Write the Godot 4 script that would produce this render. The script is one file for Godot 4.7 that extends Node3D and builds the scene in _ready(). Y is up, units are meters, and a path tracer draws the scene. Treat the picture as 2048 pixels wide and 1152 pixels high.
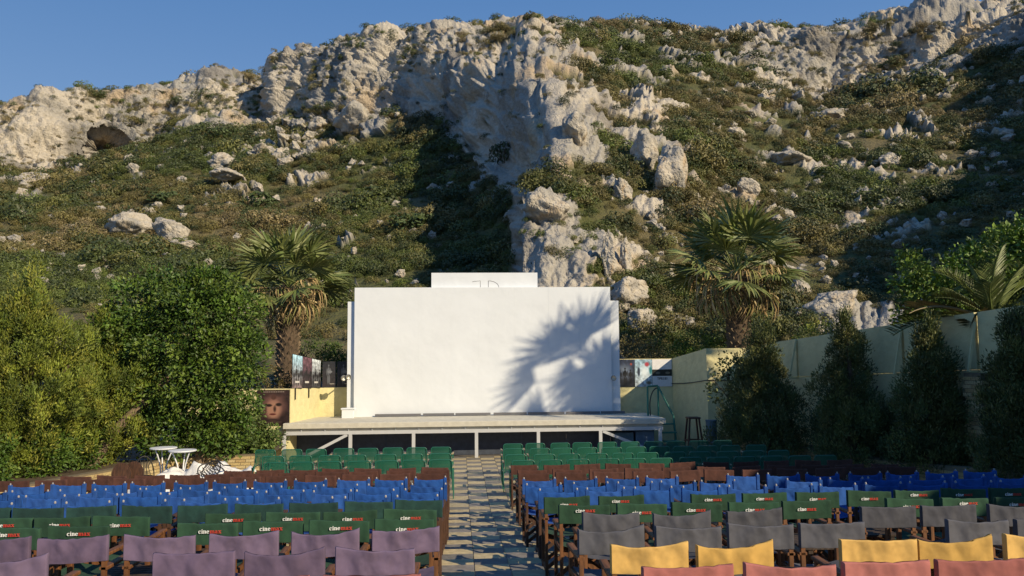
extends Node3D

# ---------------------------------------------------------------- shared state
const F := 1600.0                       # focal length in photo pixels
const CAM := Vector3(0, 2.84, 0)
var CB := Basis()                       # camera basis
var SUN := Vector3(-0.72, -0.532, -0.69).normalized()   # travel direction of sunlight
var rng := RandomNumberGenerator.new()
var names := {}
var mats := {}
var tex := {}
const ORD := ["first", "second", "third", "fourth", "fifth", "sixth", "seventh", "eighth", "ninth", "tenth", "eleventh", "twelfth", "thirteenth", "fourteenth", "fifteenth"]

func ray(px: float, py: float) -> Vector3:
	return CB * Vector3((px - 1024.0) / F, -(py - 576.0) / F, -1.0)
func at_z(px: float, py: float, z: float) -> Vector3:
	var d := ray(px, py)
	return CAM + d * (-z / d.z)
func to_px(p: Vector3) -> Vector2:
	var q: Vector3 = CB.inverse() * (p - CAM)
	return Vector2(1024.0 + F * q.x / -q.z, 576.0 - F * q.y / -q.z)
func floor_y(z: float) -> float:        # z = metres in front of the camera; raked rear, flat front
	return maxf(0.0, 1.22 - 0.08 * z)

# ---------------------------------------------------------------- mesh builder
class MB:
	var v := PackedVector3Array()
	var n := PackedVector3Array()
	var c := PackedColorArray()
	var u := PackedVector2Array()
	var col := Color(1, 1, 1)
	var use_c := false
	var use_u := false
	func tri(a: Vector3, b: Vector3, d: Vector3) -> void:
		var nn := (d - a).cross(b - a).normalized()
		v.append(a); v.append(b); v.append(d)
		n.append(nn); n.append(nn); n.append(nn)
		if use_c:
			c.append(col); c.append(col); c.append(col)
	func quad(a: Vector3, b: Vector3, cc: Vector3, d: Vector3) -> void:
		var nn := (d - a).cross(b - a)
		if nn.length_squared() < 1e-14:
			nn = (d - a).cross(cc - a)
		nn = nn.normalized()
		v.append(a); v.append(b); v.append(cc); v.append(a); v.append(cc); v.append(d)
		for i in 6:
			n.append(nn)
		if use_c:
			for i in 6:
				c.append(col)
		if use_u:
			u.append(Vector2(0, 0)); u.append(Vector2(1, 0)); u.append(Vector2(1, 1)); u.append(Vector2(0, 0)); u.append(Vector2(1, 1)); u.append(Vector2(0, 1))
	# box with basis: centre, half axes
	func obox(o: Vector3, x: Vector3, y: Vector3, z: Vector3) -> void:
		if x.cross(y).dot(z) < 0.0:
			z = -z
		quad(o - x + y + z, o + x + y + z, o + x - y + z, o - x - y + z)
		quad(o + x + y - z, o - x + y - z, o - x - y - z, o + x - y - z)
		quad(o + x + y + z, o + x + y - z, o + x - y - z, o + x - y + z)
		quad(o - x + y - z, o - x + y + z, o - x - y + z, o - x - y - z)
		quad(o - x + y - z, o + x + y - z, o + x + y + z, o - x + y + z)
		quad(o - x - y + z, o + x - y + z, o + x - y - z, o - x - y - z)
	func box(o: Vector3, s: Vector3) -> void:
		obox(o, Vector3(s.x * 0.5, 0, 0), Vector3(0, s.y * 0.5, 0), Vector3(0, 0, s.z * 0.5))
	# box with chamfered top and vertical edges
	func cbox(o: Vector3, s: Vector3, b: float) -> void:
		var h := s * 0.5
		var bot := [Vector3(-h.x, -h.y, -h.z), Vector3(h.x, -h.y, -h.z), Vector3(h.x, -h.y, h.z), Vector3(-h.x, -h.y, h.z)]
		var mid := []
		var top := []
		for p: Vector3 in bot:
			mid.append(Vector3(p.x, h.y - b, p.z))
			top.append(Vector3(p.x - b * signf(p.x), h.y, p.z - b * signf(p.z)))
		for i in 4:
			var j: int = (i + 1) % 4
			quad(o + mid[j], o + mid[i], o + bot[i], o + bot[j])
			quad(o + top[j], o + top[i], o + mid[i], o + mid[j])
		quad(o + top[0], o + top[1], o + top[2], o + top[3])
		quad(o + bot[3], o + bot[2], o + bot[1], o + bot[0])
	func bar(a: Vector3, b: Vector3, w: float, t: float, up := Vector3(0, 0, 1)) -> void:
		var d := b - a
		var x := d.cross(up)
		if x.length() < 1e-5:
			x = d.cross(Vector3(1, 0, 0))
		x = x.normalized()
		var y := x.cross(d).normalized()
		obox((a + b) * 0.5, x * w * 0.5, y * t * 0.5, d * 0.5)
	# round tube through points
	func tube(pts: PackedVector3Array, rad, seg := 6, caps := true) -> void:
		var rings := []
		var m := pts.size()
		for i in m:
			var d: Vector3 = (pts[mini(i + 1, m - 1)] - pts[maxi(i - 1, 0)]).normalized()
			var x := d.cross(Vector3(0.13, 0.21, 0.97))
			if x.length() < 0.1:
				x = d.cross(Vector3(0.97, 0.13, 0.1))
			x = x.normalized()
			var y := d.cross(x)
			var r: float = rad[i] if rad is Array or rad is PackedFloat32Array else rad
			var ring := PackedVector3Array()
			for k in seg:
				var a := TAU * k / seg
				ring.append(pts[i] + (x * cos(a) + y * sin(a)) * r)
			rings.append(ring)
		for i in m - 1:
			for k in seg:
				var k2: int = (k + 1) % seg
				_sq(rings[i + 1][k], rings[i + 1][k2], rings[i][k2], rings[i][k], pts[i + 1], pts[i])
		if caps:
			for k in seg:
				var k2: int = (k + 1) % seg
				tri(pts[0], rings[0][k], rings[0][k2])
				tri(pts[m - 1], rings[m - 1][k2], rings[m - 1][k])
	func _sq(a: Vector3, b: Vector3, cc: Vector3, d: Vector3, ct: Vector3, cb: Vector3) -> void:
		v.append(a); v.append(b); v.append(cc); v.append(a); v.append(cc); v.append(d)
		var na := (a - ct).normalized()
		var nb := (b - ct).normalized()
		var nc := (cc - cb).normalized()
		var nd := (d - cb).normalized()
		n.append(na); n.append(nb); n.append(nc); n.append(na); n.append(nc); n.append(nd)
		if use_c:
			for i in 6:
				c.append(col)
	func lathe(o: Vector3, prof: Array, seg := 16) -> void:      # prof: [[r, y]...] bottom to top
		for i in prof.size() - 1:
			for k in seg:
				var a0 := TAU * k / seg
				var a1 := TAU * (k + 1) / seg
				var d0 := Vector3(cos(a0), 0, sin(a0))
				var d1 := Vector3(cos(a1), 0, sin(a1))
				var r0: float = prof[i][0]
				var r1: float = prof[i + 1][0]
				var y0 := Vector3(0, prof[i][1], 0)
				var y1 := Vector3(0, prof[i + 1][1], 0)
				if r0 < 1e-5:
					tri(o + y0, o + y1 + d0 * r1, o + y1 + d1 * r1)
				elif r1 < 1e-5:
					tri(o + y1, o + y0 + d1 * r0, o + y0 + d0 * r0)
				else:
					quad(o + y1 + d1 * r1, o + y1 + d0 * r1, o + y0 + d0 * r0, o + y0 + d1 * r0)
	func mesh(m: Material = null) -> ArrayMesh:
		var a := []
		a.resize(Mesh.ARRAY_MAX)
		a[Mesh.ARRAY_VERTEX] = v
		a[Mesh.ARRAY_NORMAL] = n
		if use_c:
			a[Mesh.ARRAY_COLOR] = c
		if use_u:
			a[Mesh.ARRAY_TEX_UV] = u
		var am := ArrayMesh.new()
		am.add_surface_from_arrays(Mesh.PRIMITIVE_TRIANGLES, a)
		if m:
			am.surface_set_material(0, m)
		return am

# smooth grid of points [rows][cols] -> mesh; both faces seen, normals smooth
func grid_mesh(pts: PackedVector3Array, w: int, h: int, m: Material, cols := PackedColorArray(), flip := false) -> ArrayMesh:
	var idx := PackedInt32Array()
	for j in h - 1:
		for i in w - 1:
			var a := j * w + i
			if flip:
				idx.append_array(PackedInt32Array([a, a + w, a + 1, a + 1, a + w, a + w + 1]))
			else:
				idx.append_array(PackedInt32Array([a, a + 1, a + w, a + 1, a + w + 1, a + w]))
	var nr := PackedVector3Array()
	nr.resize(pts.size())
	for j in h:
		for i in w:
			var l := pts[j * w + maxi(i - 1, 0)]
			var r := pts[j * w + mini(i + 1, w - 1)]
			var t := pts[maxi(j - 1, 0) * w + i]
			var b := pts[mini(j + 1, h - 1) * w + i]
			var nn := (b - t).cross(r - l).normalized()
			nr[j * w + i] = -nn if flip else nn
	var a := []
	a.resize(Mesh.ARRAY_MAX)
	a[Mesh.ARRAY_VERTEX] = pts
	a[Mesh.ARRAY_NORMAL] = nr
	a[Mesh.ARRAY_INDEX] = idx
	if cols.size():
		a[Mesh.ARRAY_COLOR] = cols
	var am := ArrayMesh.new()
	am.add_surface_from_arrays(Mesh.PRIMITIVE_TRIANGLES, a)
	am.surface_set_material(0, m)
	return am

# ---------------------------------------------------------------- nodes
func numbered(called: String) -> String:
	if not names.has(called):
		names[called] = 0
		return called
	names[called] += 1
	return "%s_%03d" % [called, names[called]]

func tag(o: Node, label: String, category: String, group := "") -> void:
	o.set_meta("label", label)
	o.set_meta("category", category)
	if group != "":
		o.set_meta("group", group)

func thing(called: String, label: String, category: String, at := Vector3.ZERO, turn := 0.0, group := "") -> Node3D:
	var o := Node3D.new()
	o.name = numbered(called)
	add_child(o)
	o.position = at
	o.rotation.y = turn
	tag(o, label, category, group)
	return o

func part(called: String, m: Mesh, parent: Node, tr := Transform3D()) -> MeshInstance3D:
	var o := MeshInstance3D.new()
	o.name = called
	o.mesh = m
	parent.add_child(o, true)
	o.transform = tr
	return o

func structure(called: String, m: Mesh) -> MeshInstance3D:
	var o := part(numbered(called), m, self)
	o.set_meta("kind", "structure")
	return o

# ---------------------------------------------------------------- materials
func lin(r: float, g: float, b: float) -> Color:
	return Color(r, g, b).linear_to_srgb()

func noise_tex(key: String, freq: float, lo: float, hi: float, oct := 4, size := 256, kind := FastNoiseLite.TYPE_SIMPLEX_SMOOTH, stretch := 1) -> ImageTexture:
	if tex.has(key):
		return tex[key]
	var f := FastNoiseLite.new()
	f.seed = key.hash() % 10000
	f.noise_type = kind
	f.frequency = freq
	f.fractal_octaves = oct
	var im := f.get_seamless_image(size, size / stretch)
	im.convert(Image.FORMAT_RGB8)
	if stretch > 1:
		im.resize(size, size, Image.INTERPOLATE_CUBIC)
	for y in im.get_height():
		for x in im.get_width():
			var g := lo + (hi - lo) * im.get_pixel(x, y).r
			im.set_pixel(x, y, Color(g, g, g))
	im.generate_mipmaps()
	tex[key] = ImageTexture.create_from_image(im)
	return tex[key]

func normal_tex(key: String, freq: float, bump: float, oct := 4, size := 256) -> ImageTexture:
	if tex.has(key):
		return tex[key]
	var f := FastNoiseLite.new()
	f.seed = key.hash() % 10000
	f.noise_type = FastNoiseLite.TYPE_SIMPLEX_SMOOTH
	f.frequency = freq
	f.fractal_octaves = oct
	var im := f.get_seamless_image(size, size)
	im.convert(Image.FORMAT_RGB8)
	im.bump_map_to_normal_map(bump)
	tex[key] = ImageTexture.create_from_image(im)
	return tex[key]

func crack_tex() -> ImageTexture:      # fractured limestone, as relief only
	var f := FastNoiseLite.new()
	f.seed = 17
	f.noise_type = FastNoiseLite.TYPE_CELLULAR
	f.cellular_return_type = FastNoiseLite.RETURN_DISTANCE2_SUB
	f.frequency = 0.035
	f.fractal_octaves = 4
	f.fractal_gain = 0.6
	f.domain_warp_enabled = true
	f.domain_warp_amplitude = 12.0
	f.domain_warp_frequency = 0.03
	var im := f.get_seamless_image(512, 512)
	im.convert(Image.FORMAT_RGB8)
	im.bump_map_to_normal_map(10.0)
	return ImageTexture.create_from_image(im)

func mat(key: String, c: Color, rough := 0.85, albedo_tex: Texture2D = null, tile := 1.0, ntex: Texture2D = null, nscale := 0.5) -> StandardMaterial3D:
	if mats.has(key):
		return mats[key]
	var m := StandardMaterial3D.new()
	m.albedo_color = c
	m.roughness = rough
	if albedo_tex or ntex:
		m.uv1_triplanar = true
		m.uv1_scale = Vector3(tile, tile, tile)
	if albedo_tex:
		m.albedo_texture = albedo_tex
	if ntex:
		m.normal_enabled = true
		m.normal_texture = ntex
		m.normal_scale = nscale
	mats[key] = m
	return m

func leaf_mat(key: String, rough := 0.6, back := 0.35) -> StandardMaterial3D:
	if mats.has(key):
		return mats[key]
	var m := StandardMaterial3D.new()
	m.vertex_color_use_as_albedo = true
	m.roughness = rough
	m.cull_mode = BaseMaterial3D.CULL_DISABLED
	m.backlight_enabled = back > 0.0
	m.backlight = Color(back, back, back * 0.6)
	mats[key] = m
	return m

func make_materials() -> void:
	var weave := noise_tex("weave", 0.25, 0.80, 1.0, 3, 256)
	var blot := noise_tex("blot", 0.012, 0.80, 1.0, 5, 512)
	var grain := noise_tex("grain", 0.05, 0.55, 1.0, 4, 256, FastNoiseLite.TYPE_SIMPLEX_SMOOTH, 8)
	var clothn := normal_tex("clothn", 0.012, 8.0, 4, 256)
	var plastern := normal_tex("plastern", 0.05, 4.0, 5, 256)
	mat("cloth_purple", lin(0.150, 0.106, 0.178), 0.95, blot, 0.9, clothn, 0.4)
	mat("cloth_pink", lin(0.4, 0.135, 0.115), 0.95, blot, 0.9, clothn, 0.4)
	mat("cloth_yellow", lin(0.64, 0.39, 0.1), 0.95, blot, 0.9, clothn, 0.4)
	mat("cloth_grey", lin(0.088, 0.09, 0.108), 0.95, blot, 0.9, clothn, 0.4)
	mat("cloth_cinema", lin(0.020, 0.070, 0.036), 0.95, blot, 0.9, clothn, 0.4)
	mat("cloth_plain", lin(0.012, 0.052, 0.045), 0.95, blot, 0.9, clothn, 0.4)
	mat("cloth_blue", lin(0.010, 0.082, 0.34), 0.95, blot, 0.9, clothn, 0.4)
	mat("cloth_brown", lin(0.09, 0.034, 0.023), 0.95, blot, 0.9, clothn, 0.4)
	for c in ["purple", "pink", "yellow", "grey", "cinema", "plain", "blue", "brown"]:
		for v in 2:
			var m: StandardMaterial3D = mats["cloth_" + c].duplicate()
			var l := m.albedo_color.srgb_to_linear()
			var g := (l.r + l.g + l.b) / 3.0
			m.albedo_color = (l.lerp(Color(g, g, g), 0.05) * 1.15 if v == 0 else l * 0.87).linear_to_srgb()
			m.uv1_offset = Vector3(0.37 * (v + 1), 0.61 * (v + 1), 0.2)
			mats["cloth_" + c + ["_faded", "_fresh"][v]] = m
	mat("wood", lin(0.26, 0.105, 0.035), 0.6, grain, 2.0)
	mat("wood_dark", lin(0.115, 0.050, 0.024), 0.7, grain, 2.0)
	mat("wood_table", lin(0.070, 0.043, 0.028), 0.75, grain, 2.0)
	mat("wood_pale", lin(0.62, 0.50, 0.30), 0.7, grain, 2.0)
	mat("metal_green", lin(0.015, 0.115, 0.075), 0.4)
	var mg := StandardMaterial3D.new()      # see-through plastic weave of the front chairs
	mg.albedo_color = Color(lin(0.008, 0.125, 0.072), 0.80)
	mg.transparency = BaseMaterial3D.TRANSPARENCY_ALPHA
	mg.roughness = 0.6
	mg.albedo_texture = weave
	mg.uv1_triplanar = true
	mg.uv1_scale = Vector3(6, 6, 6)
	mg.cull_mode = BaseMaterial3D.CULL_DISABLED
	mats["mesh_green"] = mg
	mat("white_plaster", lin(0.715, 0.75, 0.785), 0.9, noise_tex("plw", 0.01, 0.965, 1.0, 5, 512), 0.12, plastern, 0.06)
	mat("yellow_plaster", lin(0.70, 0.63, 0.34), 0.9, noise_tex("ply", 0.012, 0.90, 1.0, 5, 512), 0.4, plastern, 0.35)
	mat("stage_slab", lin(0.60, 0.57, 0.48), 0.9, noise_tex("ply", 0.012, 0.90, 1.0, 5, 512), 0.5, plastern, 0.12)
	mat("white_paint", lin(0.72, 0.73, 0.74), 0.5, noise_tex("plw", 0.01, 0.965, 1.0, 5, 512), 1.1)
	mat("old_paint", lin(0.50, 0.51, 0.52), 0.6, noise_tex("plw", 0.01, 0.965, 1.0, 5, 512), 1.1)
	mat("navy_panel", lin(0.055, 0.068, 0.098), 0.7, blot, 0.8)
	mat("blue_cabinet", lin(0.10, 0.17, 0.26), 0.6, blot, 0.8)
	mat("dark_iron", lin(0.018, 0.017, 0.017), 0.5)
	mat("grey_strip", lin(0.13, 0.13, 0.14), 0.7)
	mat("brick", lin(0.56, 0.43, 0.20), 0.9, noise_tex("conc", 0.03, 0.72, 1.0, 5, 512), 1.5)
	mat("brick2", lin(0.50, 0.36, 0.17), 0.9, noise_tex("conc", 0.03, 0.72, 1.0, 5, 512), 1.5)
	mat("brick3", lin(0.60, 0.48, 0.26), 0.9, noise_tex("conc", 0.03, 0.72, 1.0, 5, 512), 1.5)
	mat("mortar", lin(0.20, 0.16, 0.10), 0.95, blot, 1.0)
	mat("soil", lin(0.10, 0.07, 0.04), 0.95, blot, 0.7)
	mat("grout", lin(0.16, 0.14, 0.12), 0.95, blot, 0.7)
	var tn := noise_tex("tile", 0.03, 0.80, 1.0, 5, 256)
	for i in 3:
		mat("beige%d" % i, lin(0.60 - 0.05 * i, 0.49 - 0.04 * i, 0.28 - 0.02 * i), 0.7, tn, 1.0)
		mat("grey%d" % i, lin(0.26 - 0.025 * i, 0.235 - 0.02 * i, 0.21 - 0.02 * i), 0.7, tn, 1.0)
	mat("tarp", lin(0.72, 0.70, 0.66), 0.6, noise_tex("plw", 0.01, 0.965, 1.0, 5, 512), 1.0, clothn, 1.0)
	mat("text_white", lin(0.80, 0.80, 0.78), 0.9)
	mat("text_red", lin(0.52, 0.045, 0.03), 0.9)
	mat("text_black", lin(0.02, 0.02, 0.02), 0.9)
	mat("finial", lin(0.30, 0.29, 0.28), 0.5)
	mat("bark", lin(0.16, 0.11, 0.07), 0.95, grain, 1.5)
	mat("bark_pale", lin(0.30, 0.22, 0.14), 0.95, grain, 1.5)
	mat("stair_green", lin(0.03, 0.17, 0.12), 0.5)
	mat("barrel_blue", lin(0.09, 0.16, 0.21), 0.6, blot, 1.0)
	mat("lamp_grey", lin(0.35, 0.34, 0.30), 0.35).metallic = 0.7
	leaf_mat("leaf")
	leaf_mat("leaf_gloss", 0.55, 0.4)
	leaf_mat("dry", 0.9, 0.25)
	var rk := StandardMaterial3D.new()
	rk.vertex_color_use_as_albedo = true
	rk.roughness = 0.95
	rk.uv1_triplanar = true
	rk.uv1_world_triplanar = true
	rk.uv1_scale = Vector3(0.16, 0.16, 0.16)
	rk.albedo_texture = noise_tex("rockalb", 0.03, 0.76, 1.0, 6, 512)
	rk.normal_enabled = true
	rk.normal_texture = crack_tex()
	rk.normal_scale = 1.8
	mats["rock"] = rk

# ---------------------------------------------------------------- hillside
# Survey of the hill: bearings (columns) from foot to plateau; each knot = photo row it shows at, range in metres, share of bare rock
var SURVEY := [
	[-520, [[760, 24, 0], [690, 32, 0], [620, 45, 0], [540, 62, .15], [450, 85, .2], [385, 106, .3], [352, 112, 1], [295, 114, 1], [236, 117, 1], [245, 150, .3]]],
	[-60, [[760, 24, 0], [690, 32, 0], [610, 45, .05], [530, 62, .2], [430, 85, .2], [368, 106, .35], [342, 112, 1], [280, 114, 1], [219, 117, 1], [228, 150, .3]]],
	[110, [[760, 24, 0], [690, 32, 0], [610, 45, .05], [530, 62, .25], [430, 84, .2], [350, 106, .35], [322, 112, 1], [262, 114, 1], [199, 117, 1], [210, 150, .3]]],
	[200, [[760, 24, 0], [690, 32, 0], [610, 45, .0], [520, 62, .2], [420, 84, .2], [332, 105, .4], [304, 112, 1], [250, 114, 1], [190, 117, 1], [202, 150, .3]]],
	[300, [[760, 24, 0], [690, 32, 0], [605, 45, 0], [510, 61, .1], [410, 80, .15], [305, 102, .3], [270, 111, 1], [222, 113, 1], [168, 116, 1], [182, 150, .3]]],
	[430, [[760, 24, 0], [690, 32, 0], [605, 45, 0], [510, 60, .1], [400, 77, .15], [285, 98, .25], [240, 110, 1], [205, 112, 1], [160, 115, 1], [174, 150, .3]]],
	[531, [[760, 24, 0], [690, 32, 0], [605, 44, 0], [510, 58, .1], [400, 75, .2], [280, 95, .35], [230, 109, 1], [195, 111, 1], [150, 114, 1], [165, 150, .3]]],
	[547, [[760, 24, 0], [690, 32, 0], [605, 44, 0], [510, 58, .1], [400, 75, .2], [278, 97, .4], [234, 102, 1], [178, 103.5, 1], [117, 106, 1], [130, 145, .3]]],
	[620, [[760, 24, 0], [690, 32, 0], [605, 44, 0], [510, 57, .15], [400, 73, .2], [278, 93, .5], [234, 97.5, 1], [165, 99, 1], [106, 102, 1], [119, 145, .3]]],
	[700, [[760, 24, 0], [690, 32, 0], [605, 43, 0], [510, 56, .15], [400, 71, .1], [285, 87, .4], [238, 92, 1], [150, 94, 1], [88, 97, 1], [103, 145, .3]]],
	[800, [[760, 24, 0], [690, 31, 0], [605, 42, 0], [510, 54, .05], [400, 67, .05], [285, 80, .1], [224, 86, 1], [128, 88, 1], [66, 92, 1], [80, 145, .3]]],
	[880, [[760, 24, 0], [690, 31, 0], [605, 41, 0], [510, 53, 0], [400, 64, 0], [295, 75, .1], [240, 79, 1], [125, 82, 1], [54, 89, .9], [68, 145, .3]]],
	[945, [[760, 24, 0], [690, 31, 0], [605, 40, 0], [515, 50, 0], [425, 59, 0], [335, 68, .3], [292, 71, 1], [140, 75, 1], [50, 88, .85], [63, 145, .3]]],
	[1000, [[760, 24, 0], [690, 30, 0], [605, 38, 0], [525, 46, 0], [450, 52, .1], [375, 58, .35], [330, 60, 1], [160, 66, 1], [45, 88, .8], [59, 145, .3]]],
	[1020, [[760, 23, 0], [700, 28, .2], [620, 35, .2], [540, 42, .2], [460, 48, .3], [385, 54, .6], [328, 57, 1], [165, 63, 1], [44, 88, .8], [59, 145, .3]]],
	[1034, [[760, 23, .2], [700, 26, .9], [620, 28, 1], [545, 30, 1], [440, 33, 1], [392, 38, .8], [330, 54, 1], [170, 61, 1], [42, 88, .8], [58, 145, .3]]],
	[1068, [[760, 23, .2], [700, 26, .9], [620, 28, 1], [548, 30, .95], [455, 33, .55], [372, 39, .9], [312, 47, 1], [180, 57, 1], [44, 88, .7], [58, 145, .3]]],
	[1110, [[760, 23, .2], [700, 26, .9], [620, 28, .9], [550, 30, .85], [455, 33, .42], [362, 39, .85], [268, 46, 1], [172, 58, .9], [50, 90, .6], [63, 145, .3]]],
	[1165, [[760, 23, .2], [700, 26, .6], [620, 28, .8], [545, 30, .75], [462, 34, .34], [368, 40, .62], [275, 47, .7], [180, 60, .55], [54, 94, .5], [66, 145, .3]]],
	[1250, [[760, 23, .1], [700, 26, .45], [620, 29, .55], [540, 32, .45], [462, 36, .24], [360, 42, .58], [270, 52, .45], [172, 70, .38], [50, 102, .42], [62, 145, .3]]],
	[1345, [[760, 23, .1], [700, 26, .2], [620, 30, .3], [540, 34, .2], [462, 38, .15], [350, 44, .5], [250, 58, .35], [162, 78, .36], [62, 106, .36], [74, 150, .3]]],
	[1450, [[760, 23, .1], [700, 26, .2], [620, 30, .35], [540, 36, .2], [450, 43, .25], [350, 52, .35], [250, 65, .32], [160, 84, .4], [72, 110, .4], [84, 150, .3]]],
	[1560, [[760, 23, .1], [700, 26, .2], [620, 31, .55], [540, 38, .3], [440, 47, .35], [330, 60, .45], [230, 78, .35], [168, 94, .6], [56, 106, .85], [70, 150, .3]]],
	[1640, [[760, 23, .1], [700, 26, .3], [620, 31, .6], [530, 39, .3], [430, 50, .35], [320, 64, .45], [220, 82, .3], [165, 97, 1], [58, 103, 1], [71, 150, .3]]],
	[1720, [[760, 23, .1], [700, 26, .3], [620, 32, .5], [520, 40, .3], [420, 52, .35], [310, 66, .4], [210, 84, .25], [150, 98, .95], [52, 104, 1], [64, 150, .3]]],
	[1830, [[760, 23, 0], [695, 26, .2], [615, 32, .3], [510, 41, .2], [405, 54, .25], [295, 69, .3], [190, 87, .2], [125, 98, .9], [36, 104, 1], [50, 150, .3]]],
	[1950, [[760, 23, 0], [690, 26, .1], [610, 32, .2], [500, 42, .2], [390, 56, .2], [280, 72, .25], [170, 90, .2], [100, 98, .9], [22, 104, 1], [36, 150, .3]]],
	[2048, [[760, 23, 0], [690, 26, .1], [610, 32, .2], [500, 42, .2], [385, 56, .2], [270, 72, .2], [160, 89, .2], [85, 97, .9], [8, 103, 1], [20, 150, .3]]],
	[2250, [[760, 23, 0], [690, 26, .1], [605, 32, .2], [490, 42, .2], [370, 55, .2], [250, 70, .2], [140, 86, .2], [60, 95, .9], [-40, 101, 1], [-25, 148, .3]]],
]
# the same hill going on to the right, outside the photo: bearing in degrees, slope of sight, range
var SURVEY_SIDE := [
	[50, [[-.02, 23], [.02, 27], [.08, 33], [.14, 42], [.21, 53], [.28, 66], [.34, 79], [.38, 87], [.465, 92], [.44, 138]]],
	[62, [[-.02, 23], [.02, 27], [.09, 33], [.16, 41], [.24, 50], [.31, 60], [.36, 70], [.41, 76], [.485, 81], [.46, 125]]],
	[74, [[-.02, 23], [.02, 27], [.10, 31], [.18, 36], [.26, 41], [.34, 46], [.42, 51], [.46, 54], [.52, 58], [.48, 105]]],
	[84, [[-.02, 22], [.02, 26], [.10, 29], [.19, 33], [.28, 37], [.37, 41], [.45, 45], [.49, 47], [.55, 50], [.50, 95]]],
	[91, [[-.04, 22], [-.02, 26], [.03, 29], [.10, 33], [.18, 37], [.25, 41], [.31, 45], [.35, 47], [.40, 50], [.36, 95]]],
	[98, [[-.10, 22], [-.08, 26], [-.06, 30], [-.05, 35], [-.04, 40], [-.03, 45], [-.02, 50], [0, 54], [.02, 58], [.02, 100]]],
]
var T_P := PackedVector3Array()      # terrain grid
var T_R := PackedFloat32Array()      # bare-rock share
var T_N := PackedVector3Array()
var T_S := PackedVector2Array()      # where each grid point lies in the view (for placing finds)
var TW := 0
var TH := 0

func nz(freq: float, sd: int, kind := FastNoiseLite.TYPE_SIMPLEX_SMOOTH, oct := 3) -> FastNoiseLite:
	var f := FastNoiseLite.new()
	f.seed = sd
	f.noise_type = kind
	f.frequency = freq
	f.fractal_octaves = oct
	return f

func hill_point(bearing: float, e: float, r: float) -> Vector3:
	return CAM + Vector3(sin(bearing) * r, e * r, -cos(bearing) * r)

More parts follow.
